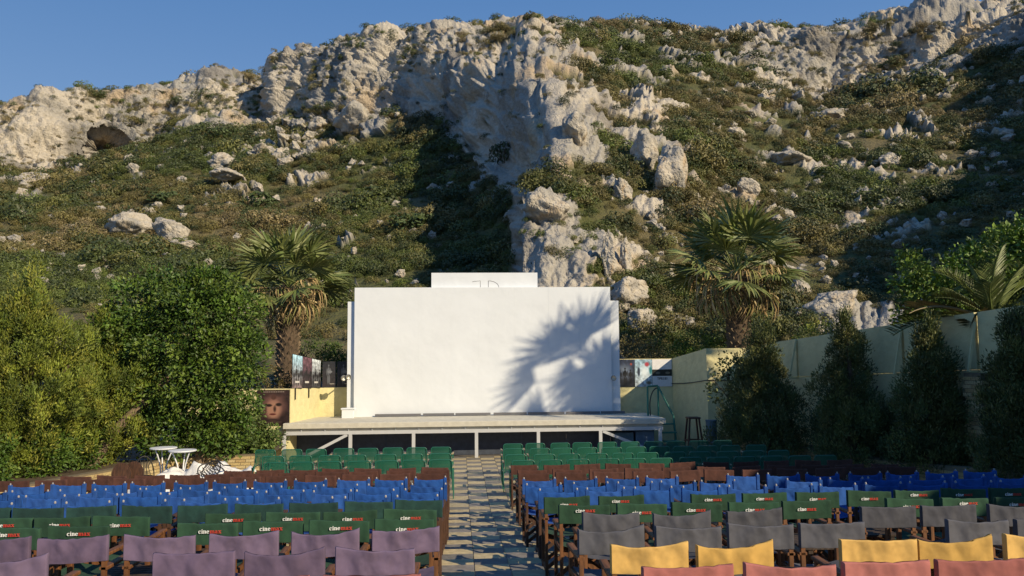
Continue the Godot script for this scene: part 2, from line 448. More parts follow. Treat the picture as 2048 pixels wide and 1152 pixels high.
func build_hill() -> void:
	# control net in world space
	var net := []
	var rockn := []
	var key := []
	for col in SURVEY:
		var pts := []
		var rk := []
		for k in col[1]:
			var d := ray(col[0], k[0])
			var rg: float = k[1] + 6.5 * clampf(1.0 - (k[1] - 23.0) / 40.0, 0.0, 1.0)
			pts.append(CAM + d * (rg / Vector2(d.x, d.z).length()))
			rk.append(float(k[2]))
		net.append(pts)
		rockn.append(rk)
		key.append(float(col[0]))
	for col in SURVEY_SIDE:
		var pts := []
		for k in col[1]:
			pts.append(hill_point(deg_to_rad(col[0]), k[0], k[1]))
		net.append(pts)
		rockn.append([0, 0, .2, .2, .2, .2, .2, .9, 1, .3])
		key.append(key[-1] + 160.0)
	# sampling positions
	var us := PackedFloat32Array()
	var u: float = -420.0
	while u < key[-1]:
		us.append(u)
		u += 3.6 if (u > -20 and u < 2070) else 9.0
	var vs := PackedFloat32Array()
	var sub := [6, 20, 34, 36, 38, 38, 34, 40, 44, 6]
	for k in 9:
		for i in sub[k]:
			vs.append(k + float(i) / sub[k])
	vs.append(9.0)
	TW = us.size()
	TH = vs.size()
	T_P.resize(TW * TH)
	T_R.resize(TW * TH)
	var ci := 0
	for i in TW:
		while ci < key.size() - 2 and us[i] > key[ci + 1]:
			ci += 1
		var t: float = clampf((us[i] - key[ci]) / (key[ci + 1] - key[ci]), 0.0, 1.0)
		for j in TH:
			var k := mini(int(vs[j]), 8)
			var s := vs[j] - k
			var a: Vector3 = net[ci][k].lerp(net[ci + 1][k], t)
			var b: Vector3 = net[ci][k + 1].lerp(net[ci + 1][k + 1], t)
			T_P[j * TW + i] = a.lerp(b, s)
			T_R[j * TW + i] = lerpf(lerpf(rockn[ci][k], rockn[ci + 1][k], t), lerpf(rockn[ci][k + 1], rockn[ci + 1][k + 1], t), s)
	# ease the creases of the net
	for pass_i in 3:
		var q := T_P.duplicate()
		for j in range(1, TH - 1):
			for i in range(1, TW - 1):
				var a := j * TW + i
				T_P[a] = (q[a] * 2.0 + q[a - 1] + q[a + 1] + q[a - TW] + q[a + TW]) / 6.0
	# the cave in the left cliff
	var n_cave := nz(0.16, 15, FastNoiseLite.TYPE_SIMPLEX_SMOOTH, 3)
	for j in TH:
		for i in TW:
			if us[i] < 150 or us[i] > 285:
				continue
			var a := j * TW + i
			var p := to_px(T_P[a])
			var wob := n_cave.get_noise_3dv(T_P[a])
			var dx := (p.x - 217.0 + wob * 26.0) / 44.0
			var dy := (p.y - 302.0 + wob * 14.0) / ((56.0 - 14.0 * clampf(-dx, 0.0, 1.0)) if p.y < 302.0 else 9.0)
			if p.x < 217.0:
				dx *= 1.05
			var m := 1.0 - smoothstep(0.35, 1.0, sqrt(dx * dx + dy * dy))
			if m > 0.0 and vs[j] > 5.5:
				var out := T_P[a] - CAM
				out.y = 0
				T_P[a] += out.normalized() * 7.0 * m
				T_R[a] = 1.0
	var n_out := nz(0.16, 3, FastNoiseLite.TYPE_SIMPLEX_SMOOTH, 5)
	n_out.fractal_gain = 0.62
	var n_big := nz(0.05, 7, FastNoiseLite.TYPE_SIMPLEX_SMOOTH, 3)
	var n_cell := nz(0.15, 11, FastNoiseLite.TYPE_CELLULAR, 1)
	n_cell.cellular_return_type = FastNoiseLite.RETURN_DISTANCE2_SUB
	n_cell.cellular_distance_function = FastNoiseLite.DISTANCE_MANHATTAN
	n_cell.domain_warp_enabled = true
	n_cell.domain_warp_amplitude = 1.0
	n_cell.domain_warp_frequency = 0.15
	var n_cell2 := nz(0.55, 12, FastNoiseLite.TYPE_CELLULAR, 1)
	n_cell2.cellular_return_type = FastNoiseLite.RETURN_DISTANCE2_SUB
	n_cell2.cellular_distance_function = FastNoiseLite.DISTANCE_MANHATTAN
	n_cell2.domain_warp_enabled = true
	n_cell2.domain_warp_amplitude = 0.35
	n_cell2.domain_warp_frequency = 0.4
	var n_fine := nz(0.9, 5, FastNoiseLite.TYPE_SIMPLEX_SMOOTH, 3)
	var n_soil := nz(0.18, 9, FastNoiseLite.TYPE_SIMPLEX_SMOOTH, 3)
	var n_col := nz(0.06, 21, FastNoiseLite.TYPE_SIMPLEX_SMOOTH, 4)
	var n_stain := nz(0.11, 22, FastNoiseLite.TYPE_SIMPLEX_SMOOTH, 4)
	var nr := PackedVector3Array()
	nr.resize(TW * TH)
	for j in TH:
		for i in TW:
			var l := T_P[j * TW + maxi(i - 1, 0)]
			var r := T_P[j * TW + mini(i + 1, TW - 1)]
			var t := T_P[maxi(j - 1, 0) * TW + i]
			var b := T_P[mini(j + 1, TH - 1) * TW + i]
			nr[j * TW + i] = (r - l).cross(b - t).normalized()
	var cols := PackedColorArray()
	cols.resize(TW * TH)
	for a in TW * TH:
		var p := T_P[a]
		var out := n_out.get_noise_3d(p.x, p.y * 0.8, p.z)
		var rk: float = smoothstep(0.47, 0.54, T_R[a] + out * 0.95 - 0.04)
		var far := clampf(p.distance_to(CAM) / 85.0, 0.28, 1.1)
		var d := n_soil.get_noise_3dv(p) * 0.7 * far
		if rk > 0.0:
			var q := Vector3(p.x, p.y * 0.45, p.z)          # the beds break in tall upright blocks
			var cell := n_cell.get_noise_3dv(q / far)
			var crack := n_cell2.get_noise_3dv(Vector3(p.x, p.y * 0.7, p.z) / far)
			var cliff := smoothstep(0.6, 0.95, T_R[a])
			d += rk * far * (lerpf(1.0, 3.6, cliff) * n_big.get_noise_3dv(Vector3(p.x, p.y * 0.28, p.z) / far) + lerpf(0.8, 1.35, cliff) * (sqrt(maxf(cell + 1.0, 0.0)) - 0.55) + lerpf(0.6, 0.4, cliff) * (sqrt(maxf(crack + 1.0, 0.0)) - 0.4) + 0.35 * (0.4 - absf(n_fine.get_noise_3dv(q / far)) * 2.2) + lerpf(0.35, 0.0, cliff) + lerpf(0.15, 0.38, cliff) * (fposmod(p.y / (2.4 * far) + 0.9 * n_col.get_noise_3dv(p * 0.5) + p.x * 0.02, 1.0) - 0.5))
		var nn := nr[a]
		T_P[a] = p + nn * d
		T_R[a] = rk
		# what the ground is made of
		var c1 := n_col.get_noise_3dv(p)
		var st := n_stain.get_noise_3d(p.x, p.y * 0.35, p.z)
		var rock := Color(0.61, 0.55, 0.455).lerp(Color(0.43, 0.405, 0.36), smoothstep(-0.1, 0.25, c1))
		rock = rock.lerp(Color(0.60, 0.44, 0.26), smoothstep(0.22, 0.46, st) * 0.6)
		rock = rock.lerp(Color(0.17, 0.16, 0.145), smoothstep(-0.20, -0.40, st) * 0.65)
		var soil := Color(0.170, 0.142, 0.066).lerp(Color(0.105, 0.110, 0.034), smoothstep(-0.1, 0.2, c1))
		cols[a] = soil.lerp(rock, rk)
	var mesh := grid_mesh(T_P, TW, TH, mats.rock, cols, true)
	var o := structure("hill", mesh)
	T_N = mesh.surface_get_arrays(0)[Mesh.ARRAY_NORMAL]
	T_S.resize(TW * TH)
	for a in TW * TH:
		T_S[a] = to_px(T_P[a]) if T_P[a].z < -1.0 else Vector2(-9999, -9999)

# first ground met at a place in the view
func find_hill(px: float, py: float) -> int:
	var best := -1
	var bd := 1e12
	for j in range(0, TH, 2):
		for i in range(0, TW, 2):
			var a := j * TW + i
			var d := T_S[a].distance_squared_to(Vector2(px, py))
			if d < 64.0:
				d = d * 0.02 + T_P[a].distance_squared_to(CAM) * 0.01
			else:
				d += 1e5
			if d < bd:
				bd = d
				best = a
	return best

# a bush: many small leaf faces through a low dome, on a few twigs
func bush_mesh(sd: int, n: int, leaf: float, tall := 0.75) -> ArrayMesh:
	var r := RandomNumberGenerator.new()
	r.seed = sd
	var b := MB.new()
	b.use_c = true
	var lumps := []
	lumps.append([Vector3(0, 0.1, 0), 0.72])
	lumps.append([Vector3(0, 0.12, 0), 0.7])
	for i in 4:
		var a := r.randf() * TAU
		var d := r.randf_range(0.3, 0.62)
		lumps.append([Vector3(cos(a) * d, r.randf_range(0.05, 0.4) * tall, sin(a) * d), r.randf_range(0.25, 0.42)])
	for i in n:
		var l: Array = lumps[r.randi() % lumps.size()]
		var dir := Vector3(r.randfn(), r.randfn() + 0.35, r.randfn()).normalized()
		var p: Vector3 = l[0] + dir * (l[1] * r.randf_range(0.84, 1.04)) * Vector3(1, tall, 1)
		if p.y < -0.1:
			p.y = -p.y
		var f := (dir + Vector3(r.randfn(), r.randfn(), r.randfn()) * 0.55).normalized()
		var x := f.cross(Vector3(r.randfn(), r.randfn(), r.randfn())).normalized()
		var y := f.cross(x)
		var s := leaf * r.randf_range(0.6, 1.3)
		var k := r.randf_range(0.82, 1.18)
		b.col = Color(k, k * r.randf_range(0.96, 1.04), k)
		b.quad(p - x * s * 0.5, p + y * s, p + x * s * 0.5, p - y * s)
	return b.mesh(mats.leaf)

func build_scrub() -> void:
	var r := RandomNumberGenerator.new()
	r.seed = 77
	var n_patch := nz(0.035, 41, FastNoiseLite.TYPE_SIMPLEX_SMOOTH, 3)
	var n_den := nz(0.11, 43, FastNoiseLite.TYPE_SIMPLEX_SMOOTH, 3)
	var tr := [[], [], [], []]
	var cl := [[], [], [], []]
	for t in 56000:
		var i := r.randi() % TW
		var j := 8 + r.randi() % (TH - 12)
		var a := j * TW + i
		var s := T_S[a]
		if s.x < -150 or s.x > 2250 or s.y > 790 or s.y < -90:
			continue
		var p := T_P[a]
		var far := p.distance_to(CAM)
		if r.randf() > clampf(pow(far / 95.0, 1.5), 0.12, 1.0):
			continue
		var steep := 1.0 - clampf(T_N[a].y, 0, 1)
		if T_R[a] > 0.5 and r.randf() > 0.14 * (1.0 if steep < 0.6 else 0.5):
			continue
		var den := n_den.get_noise_3dv(p)
		if den + r.randf() * 0.55 < 0.02:
			continue
		var pt := n_patch.get_noise_3dv(p) + r.randfn() * 0.16
		var k := 0
		var c := Color(0.155, 0.135, 0.044)
		if pt > 0.24:
			k = 1
			c = Color(0.092, 0.120, 0.022)
		elif pt > 0.06:
			c = Color(0.128, 0.132, 0.034)
			k = 2
		elif pt < -0.34:
			c = Color(0.22, 0.175, 0.080)
		if r.randf() < 0.16:
			c = Color(0.048, 0.066, 0.016)
			k = 3
		var v := r.randf_range(0.68, 1.32)
		var size := r.randf_range(0.42, 1.05) * lerpf(0.55, 1.25, clampf(far / 105.0, 0, 1))
		size *= 1.0 + 0.8 * clampf(den, -0.3, 0.6)
		if r.randf() < 0.07:
			size *= 1.7
		if k == 3:
			size *= 1.35
		if T_R[a] > 0.5:
			size *= 0.65
		var bs := Basis(Vector3.UP, r.randf() * TAU).scaled(Vector3(size, size * r.randf_range(0.75, 1.25), size))
		tr[k].append(Transform3D(bs, p - Vector3(0, 0.08 * size, 0)))
		cl[k].append(Color(c.r * v, c.g * v, c.b * v))
	var called := ["dry_scrub", "green_scrub", "olive_scrub", "dark_scrub"]
	var label := ["low brown dry scrub covering the rocky hillside", "bright green low scrub in patches on the hillside", "olive green scrub spread over the hillside slopes", "dark green rounded scrub scattered over the hillside"]
	for k in 4:
		var mm := MultiMesh.new()
		mm.transform_format = MultiMesh.TRANSFORM_3D
		mm.use_colors = true
		mm.mesh = bush_mesh(100 + k, 800, 0.052, 0.8)
		mm.instance_count = tr[k].size()
		for i in tr[k].size():
			mm.set_instance_transform(i, tr[k][i])
			mm.set_instance_color(i, cl[k][i])
		var o := MultiMeshInstance3D.new()
		o.multimesh = mm
		o.name = called[k]
		add_child(o)
		tag(o, label[k], "scrub")
		o.set_meta("kind", "stuff")

# angular limestone block: a ball cut by random planes, roughened
func rock_mesh(sd: int, half: Vector3, planes := 16, tint := 0.0) -> ArrayMesh:
	var r := RandomNumberGenerator.new()
	r.seed = sd
	var pl := []
	for i in planes:
		pl.append([Vector3(r.randfn(), r.randfn(), r.randfn()).normalized(), r.randf_range(0.55, 1.0)])
	var w := 49
	var h := 33
	var pts := PackedVector3Array()
	var cols := PackedColorArray()
	var nf := nz(1.6, sd, FastNoiseLite.TYPE_SIMPLEX_SMOOTH, 4)
	var nc := nz(1.3, sd + 3, FastNoiseLite.TYPE_CELLULAR, 1)
	nc.cellular_return_type = FastNoiseLite.RETURN_DISTANCE2_SUB
	var ns := nz(0.9, sd + 5, FastNoiseLite.TYPE_SIMPLEX_SMOOTH, 3)
	for j in h:
		var th := PI * j / (h - 1)
		for i in w:
			var ph := TAU * (i % (w - 1)) / (w - 1)
			var d := Vector3(sin(th) * cos(ph), cos(th), sin(th) * sin(ph))
			var rad := 1.1
			for p in pl:
				var k: float = d.dot(p[0])
				if k > 0.05:
					rad = minf(rad, p[1] / k)
			rad *= 1.0 + 0.14 * nf.get_noise_3dv(d) + 0.07 * nf.get_noise_3dv(d * 3.0) + 0.22 * (sqrt(maxf(nc.get_noise_3dv(d) + 1.0, 0.0)) - 0.55)
			pts.append(d * rad * half)
			var s := ns.get_noise_3dv(d)
			cols.append(Color(0.61, 0.55, 0.455).lerp(Color(0.43, 0.405, 0.36), smoothstep(-0.1, 0.3, s)).lerp(Color(0.52, 0.37, 0.21), smoothstep(0.2, 0.5, -s) * (0.35 + tint)))
	return grid_mesh(pts, w, h, mats.rock, cols, true)

func build_boulders() -> void:
	# view place, width and height in photo pixels, label
	var list := [
		[266, 453, 76, 44, "large pale boulder, left of the pair on the green slope"],
		[343, 456, 66, 42, "large pale wedge boulder, right of the pair on the green slope"],
		[449, 321, 56, 34, "cream boulder tilted on the slope below the cave cliff"],
		[457, 348, 52, 22, "broken cream rocks just under the tilted boulder"],
		[484, 297, 32, 22, "small pointed boulder right above the tilted boulder"],
		[370, 485, 46, 15, "flat pale slab just below the pair of boulders"],
		[702, 228, 66, 44, "big rounded boulder at the foot of the central cliff"],
		[640, 252, 42, 26, "boulder left of the big rounded one under the cliff"],
		[686, 293, 40, 20, "pale flat-topped boulder below the rubble streak"],
		[566, 312, 34, 26, "lowest block of the rubble streak below the cliff"],
		[560, 278, 26, 18, "upper block in the rubble streak below the cliff"],
		[590, 285, 26, 18, "right block in the rubble streak below the cliff"],
		[540, 285, 22, 16, "left block in the rubble streak below the cliff"],
		[1600, 577, 40, 42, "grey block beside the right fan palm's crown"],
		[1668, 604, 88, 60, "large grey rock in shade above the right wall"],
		[1245, 590, 86, 62, "lumpy pale rock right behind the screen's corner"],
		[1275, 640, 60, 66, "ochre rock under the lumpy one behind the screen"],
		[1500, 372, 40, 34, "upright grey rock above the right fan palm"],
		[1580, 316, 60, 30, "slanted rock rib high on the right slope"],
		[1782, 322, 40, 26, "pale boulder near the edge of the right shadow"],
		[1470, 262, 40, 26, "pale rock in the middle of the right slope"],
		[1690, 290, 34, 22, "rock beside the slanted ribs on right slope"],
		[1660, 225, 46, 18, "flat rock below the upper right cliff"],
		[60, 355, 52, 26, "long pale rock at the far left cliff foot"],
	]
	var s := 500
	for b in list:
		var a := find_hill(b[0], b[1] + b[3] * 0.3)
		var p := T_P[a]
		var far := p.distance_to(CAM) / F
		var hx: float = b[2] * 0.5 * far
		var hy: float = b[3] * 0.5 * far
		s += 1
		var o := part(numbered("boulder"), rock_mesh(s, Vector3(hx * 1.15, hy * 1.3, hx * 0.95)), self, Transform3D(Basis(Vector3(0, 0, 1), rng.randf_range(-0.15, 0.15)), p + Vector3(0, hy * 0.5, 0)))
		tag(o, b[4], "boulder", "boulders on the hillside")
	# standing rocks of the ridge
	var crags := [
		[1222, 506, 30, 100, "left prong of the forked rock pinnacle behind the screen"],
		[1253, 512, 28, 84, "right prong of the forked rock pinnacle behind the screen"],
		[1345, 332, 84, 140, "tall pale crag standing on the slope left of the palm"],
		[1285, 305, 60, 80, "broken crag left of the tall pale crag"],
		[1150, 250, 56, 70, "square rock tower on the spine of the ridge"],
		[1090, 410, 90, 70, "rounded pale rock nose at the foot of the ridge"],
		[1240, 375, 40, 60, "narrow rock fin below the broken crag"],
	]
	for b in crags:
		var a := find_hill(b[0], b[1] + b[3] * 0.35)
		var p := T_P[a]
		var far := p.distance_to(CAM) / F
		var hx: float = b[2] * 0.5 * far
		var hy: float = b[3] * 0.5 * far
		s += 1
		var o := part(numbered("crag"), rock_mesh(s, Vector3(hx * 1.1, hy * 1.2, hx), 22, 0.35), self, Transform3D(Basis(), p + Vector3(0, hy * 0.45, 0)))
		tag(o, b[4], "rock")
	# rubble
	var rs := RandomNumberGenerator.new()
	rs.seed = 9
	var mm := MultiMesh.new()
	mm.transform_format = MultiMesh.TRANSFORM_3D
	mm.mesh = rock_mesh(900, Vector3(1, 0.8, 0.9), 14)
	var trs := []
	for t in 16000:
		var a := (20 + rs.randi() % (TH - 40)) * TW + rs.randi() % TW
		var sp := T_S[a]
		if sp.x < -40 or sp.x > 2100:
			continue
		var streak := Vector2((sp.x - 570.0) / 60.0, (sp.y - 290.0) / 45.0).length() < 1.0
		if not streak and rs.randf() > (0.12 if sp.x > 1150.0 or sp.x < 420.0 else 0.09):
			continue
		if T_R[a] > 0.5 and not streak:
			continue
		var far := T_P[a].distance_to(CAM)
		var size := rs.randf_range(0.14, 0.62) * clampf(far / 80.0, 0.4, 1.2) * (1.3 if streak else 1.0)
		trs.append(Transform3D(Basis(Vector3(rs.randfn(), rs.randfn(), rs.randfn()).normalized(), rs.randf() * TAU).scaled(Vector3(size, size, size)), T_P[a] + Vector3(0, size * 0.6, 0)))
	mm.instance_count = trs.size()
	for i in trs.size():
		mm.set_instance_transform(i, trs[i])
	var o := MultiMeshInstance3D.new()
	o.multimesh = mm
	o.name = "rubble"
	add_child(o)
	tag(o, "pale limestone rubble strewn over the hillside", "rubble")
	o.set_meta("kind", "stuff")
	# bushes that stand out one by one
	var big := [
		[512, 395, 92, 50, "broad dark bush on the slope right of the boulder pair"],
		[1866, 178, 76, 44, "round dark bush under the far right cliff"],
		[1742, 184, 72, 46, "dark bush left of the round one under the right cliff"],
		[1060, 34, 34, 22, "small dark bush on the summit skyline"],
		[1112, 42, 26, 20, "pointed bush right of the summit on the skyline"],
		[1186, 46, 34, 20, "spreading bush on the skyline right of the summit"],
		[1470, 66, 18, 14, "lone tiny bush on the skyline above the right slope"],
		[195, 386, 62, 30, "dark bush on the left slope under the cave"],
		[335, 392, 80, 30, "low green bush between the cave and boulder pair"],
		[1010, 300, 60, 60, "dark bush in the shaded gully wall"],
		[1255, 335, 40, 36, "round bush between the two crags"],
		[1290, 360, 44, 30, "bush at the foot of the tall crag"],
		[440, 262, 70, 30, "dark bush at the right end of the left cliff"],
		[830, 440, 110, 50, "wide green bush above the screen's left half"],
	]
	s = 700
	for b in big:
		var a := find_hill(b[0], b[1] + b[3] * 0.3)
		var p := T_P[a]
		var far := p.distance_to(CAM) / F
		s += 1
		var m := bush_mesh(s, 700, 0.085, 0.8)
		var root := thing("hillside_bush", b[4], "bush", p - Vector3(0, 0.1, 0), 0.0, "bushes that stand out on the hillside")
		var mi := part("foliage", m, root, Transform3D(Basis().scaled(Vector3(b[2] * 0.55 * far, b[3] * 0.95 * far, b[2] * 0.55 * far))))
		var tint := StandardMaterial3D.new()
		tint.vertex_color_use_as_albedo = true
		tint.albedo_color = lin(0.050, 0.066, 0.022) if b[3] != 30 and b[3] != 50 else lin(0.058, 0.088, 0.024)
		tint.roughness = 0.7
		tint.cull_mode = BaseMaterial3D.CULL_DISABLED
		mi.material_override = tint
		var st := MB.new()
		st.tube(PackedVector3Array([Vector3(0, -0.2, 0), Vector3(0.05, b[3] * 0.4 * far, 0)]), 0.08)
		part("stem", st.mesh(mats.bark), root)

# ---------------------------------------------------------------- floor, stage, screen, walls
func build_floor() -> void:
	var g := MB.new()
	g.box(Vector3(0, -0.35, -60), Vector3(420, 0.5, 420))
	structure("ground", g.mesh(mats.soil))
	# bedding under the tiles, raked at the rear and level at the front
	var b := MB.new()
	var zs := [-6.0, 4.0, 15.25, 26.5]
	for i in 3:
		var z0: float = zs[i]
		var z1: float = zs[i + 1]
		b.quad(Vector3(-13, floor_y(z1) - 0.012, -z1), Vector3(13.5, floor_y(z1) - 0.012, -z1), Vector3(13.5, floor_y(z0) - 0.012, -z0), Vector3(-13, floor_y(z0) - 0.012, -z0))
	var fl := structure("floor", b.mesh(mats.grout))
	# paving tiles of the aisle one by one; the rest, under the chairs, as one piece
	var tb := MB.new()
	tb.cbox(Vector3(0, -0.012, 0), Vector3(0.393, 0.024, 0.393), 0.003)
	var meshes := []
	for kind in ["beige", "grey"]:
		for i in 3:
			meshes.append(tb.mesh(mats[kind + str(i)]))
	var far := [MB.new(), MB.new()]
	var r := RandomNumberGenerator.new()
	r.seed = 31
	for row in range(5, 60):
		var z := 0.4 * row
		for c in range(-30, 33):
			var x := -0.055 + 0.4 * c
			var beige := posmod(row + c, 2) == 0
			var tilt := Basis(Vector3.RIGHT, atan(0.08)) if z < 15.25 else Basis()
			var p := Vector3(x, floor_y(z) + r.randf_range(-0.0015, 0.0015), -z)
			if c >= -1 and c <= 3 and z > 6.5:
				part("tile", meshes[(0 if beige else 3) + r.randi() % 3], fl, Transform3D(tilt, p))
			else:
				var m: MB = far[0 if beige else 1]
				var ax := tilt * Vector3(0.1965, 0, 0)
				var az := tilt * Vector3(0, 0, 0.1965)
				m.obox(p - Vector3(0, 0.010, 0), ax, Vector3(0, 0.010, 0), az)
	for i in 2:
		var o := part("paving", far[i].mesh(mats["beige1" if i == 0 else "grey1"]), fl)
		o.set_meta("kind", "stuff")

func slab(b: MB, a: Vector2, c: Vector2, thick: float, y0a: float, y0c: float, y1a: float, y1c: float) -> void:
	# upright wall piece from plan point a to c (x, z forward), front face on the line, thickness behind
	var d := (c - a).normalized()
	var nn := Vector2(-d.y, d.x) * thick          # to the left of travel
	var q := [a, c, c + nn, a + nn]
	var lo := [y0a, y0c, y0c, y0a]
	var hi := [y1a, y1c, y1c, y1a]
	var P := []
	var Q := []
	for i in 4:
		P.append(Vector3(q[i].x, lo[i], -q[i].y))
		Q.append(Vector3(q[i].x, hi[i], -q[i].y))
	for i in 4:
		var j := (i + 1) % 4
		b.quad(Q[i], Q[j], P[j], P[i])
	b.quad(Q[3], Q[2], Q[1], Q[0])
	b.quad(P[0], P[1], P[2], P[3])

func build_stage() -> void:
	var st := thing("stage", "low concrete stage on white steel posts below the screen", "stage", Vector3(0.45, 0, -23.5))
	var x0 := -5.07 - 0.45
	var x1 := 6.0 - 0.45
	var b := MB.new()
	b.cbox(Vector3((x0 + x1) * 0.5, 0.975, -1.25), Vector3(x1 - x0, 0.15, 2.6), 0.012)
	part("slab", b.mesh(mats.stage_slab), st)
	b = MB.new()
	b.box(Vector3((x0 + x1) * 0.5, 0.855, -0.12), Vector3(x1 - x0 - 0.12, 0.09, 0.12))
	part("edge_beam", b.mesh(mats.stage_slab), st)
	b = MB.new()
	b.box(Vector3((x0 + x1) * 0.5 - 0.02, 0.765, -0.03), Vector3(x1 - x0 - 0.10, 0.10, 0.07))
	part("rail", b.mesh(mats.old_paint), st)
	for i in 16:
		b = MB.new()
		b.box(Vector3(x0 + 0.5 + i * 0.67, 0.857, -0.02), Vector3(0.022, 0.083, 0.03))
		part("spacer", b.mesh(mats.old_paint), st)
	for px in [568, 700.5, 827, 953, 1077, 1201.5, 1321]:
		var x := at_z(px, 880, 23.5).x - 0.45
		b = MB.new()
		b.box(Vector3(x, 0.357, -0.03), Vector3(0.095, 0.714, 0.068))
		part("post", b.mesh(mats.old_paint), st)
	b = MB.new()
	var a0 := at_z(694, 866, 23.5) - Vector3(0.45, 0, 0)
	var a1 := at_z(612, 909, 23.5) - Vector3(0.45, 0, 0)
	b.bar(Vector3(a0.x, 0.70, -0.03), Vector3(a1.x, 0.12, -0.03), 0.08, 0.05)
	part("brace", b.mesh(mats.old_paint), st)
	b = MB.new()
	a0 = at_z(1206, 860, 23.5) - Vector3(0.45, 0, 0)
	a1 = at_z(1286, 893, 23.5) - Vector3(0.45, 0, 0)
	b.bar(Vector3(a0.x, 0.70, -0.03), Vector3(a1.x, 0.22, -0.03), 0.08, 0.05)
	part("brace", b.mesh(mats.old_paint), st)
	# dark boards closing the space under the stage
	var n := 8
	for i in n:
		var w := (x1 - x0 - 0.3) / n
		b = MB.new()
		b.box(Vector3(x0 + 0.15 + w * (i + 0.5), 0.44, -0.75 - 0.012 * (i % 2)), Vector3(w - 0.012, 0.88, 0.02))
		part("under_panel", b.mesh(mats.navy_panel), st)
	# blue boxes stored under the right end
	for i in 2:
		var bx := thing("storage_box", ["pale blue storage cabinet under the stage, beside the corner post", "dark blue storage box under the stage, left of the cabinet"][i], "cabinet", Vector3(5.45 - 0.62 * i, 0, -23.98))
		b = MB.new()
		b.cbox(Vector3(0, 0.33, 0), Vector3(0.55, 0.66 - 0.06 * i, 0.4), 0.01)
		part("body", b.mesh(mats.blue_cabinet if i == 0 else mats.barrel_blue), bx)
		if i == 0:
			for sx in [-1, 1]:
				for sy in [0, 1]:
					b = MB.new()
					b.cbox(Vector3(sx * 0.135, 0.17 + sy * 0.31, 0.205), Vector3(0.25, 0.28, 0.016), 0.002)
					part("door", b.mesh(mats.blue_cabinet), bx)

func build_screen() -> void:
	var o := thing("cinema_screen", "big white plastered outdoor cinema screen above the stage", "screen", Vector3(0.74, 1.05, -25.8))
	var b := MB.new()
	b.box(Vector3(0, 2.05, -0.16), Vector3(8.24, 4.09, 0.3))
	part("projection_wall", b.mesh(mats.white_plaster), o)
	var cut := [-4.13, -2.05, -1.08, -0.18, 1.0, 2.1, 3.1, 4.13]
	for i in 7:
		b = MB.new()
		b.cbox(Vector3((cut[i] + cut[i + 1]) * 0.5, 2.05, -0.004 + 0.0015 * (i % 2)), Vector3(cut[i + 1] - cut[i] - 0.0016, 4.1, 0.016), 0.002)
		part("board", b.mesh(mats.white_plaster), o)
	b = MB.new()
	b.box(Vector3(0.03, 1.83, -0.36), Vector3(8.78, 3.66, 0.5))
	part("side_wall", b.mesh(mats.white_plaster), o)
	b = MB.new()
	b.box(Vector3(0.04, 4.22, -0.36), Vector3(3.46, 0.75, 0.34))
	var cap := part("top_panel", b.mesh(mats.white_plaster), o)
	# thin lines scored on the top panel: a corner and an arc
	for s in [0, 1]:
		b = MB.new()
		var pts := PackedVector3Array()
		if s == 0:
			pts = PackedVector3Array([Vector3(-0.36, 4.30, -0.188), Vector3(-0.10, 4.33, -0.188), Vector3(-0.10, 4.12, -0.188)])
		else:
			pts.append(Vector3(0.16, 4.12, -0.188))
			pts.append(Vector3(0.16, 4.33, -0.188))
			for k in 7:
				var a := PI * 0.5 * k / 6
				pts.append(Vector3(0.16 + 0.34 * sin(a), 4.12 + 0.21 * cos(a), -0.188))
		b.tube(pts, 0.007, 5)
		part("line", b.mesh(mats.grey_strip), cap)
	# lamp troughs at the foot
	for s in [[-3.45, -2.0], [-1.95, -0.95], [-0.93, 0.20], [0.28, 1.35], [1.38, 2.55], [2.6, 3.7], [3.72, 4.5]]:
		b = MB.new()
		b.box(Vector3((s[0] + s[1]) * 0.5, 0.045 + rng.randf_range(0, 0.012), 0.14 + rng.randf_range(0, 0.03)), Vector3(s[1] - s[0] - 0.02, 0.07, 0.12))
		part("foot_strip", b.mesh(mats.grey_strip), o)
	# round lamps on the sides
	for s in [0, 1]:
		var p := at_z([695, 1229][s], [754, 756][s], 25.55)
		var l := thing("flood_lamp", ["round floodlight on the left edge of the screen", "round floodlight on the right edge of the screen"][s], "lamp", p, [0.5, -0.6][s])
		for k in (2 if s == 0 else 1):
			b = MB.new()
			b.lathe(Vector3.ZERO, [[0.0, -0.10], [0.05, -0.10], [0.085, -0.02], [0.09, 0.03], [0.075, 0.04], [0.07, 0.01], [0.0, 0.0]], 16)
			part("head", b.mesh(mats.lamp_grey), l, Transform3D(Basis(Vector3.RIGHT, PI / 2) , Vector3(0.0 if k == 0 else -0.14, -0.03 * k, 0.06 - 0.04 * k)))
		b = MB.new()
		b.bar(Vector3(0.04, -0.02, -0.02), Vector3(0.16 * (1 - 2 * s), -0.02, -0.22), 0.03, 0.03)
		part("bracket", b.mesh(mats.dark_iron), l)
	var wb := thing("white_box", "small white box at the left foot of the screen", "box", at_z(696, 832, 25.45) * Vector3(1, 0, 1) + Vector3(0, 1.05, 0))
	b = MB.new()
	b.cbox(Vector3(0, 0.13, 0), Vector3(0.34, 0.26, 0.3), 0.01)
	part("body", b.mesh(mats.white_plaster), wb)
	b = MB.new()
	b.cbox(Vector3(0.01, 0.285, 0), Vector3(0.42, 0.035, 0.34), 0.008)
	part("lid", b.mesh(mats.white_plaster), wb)

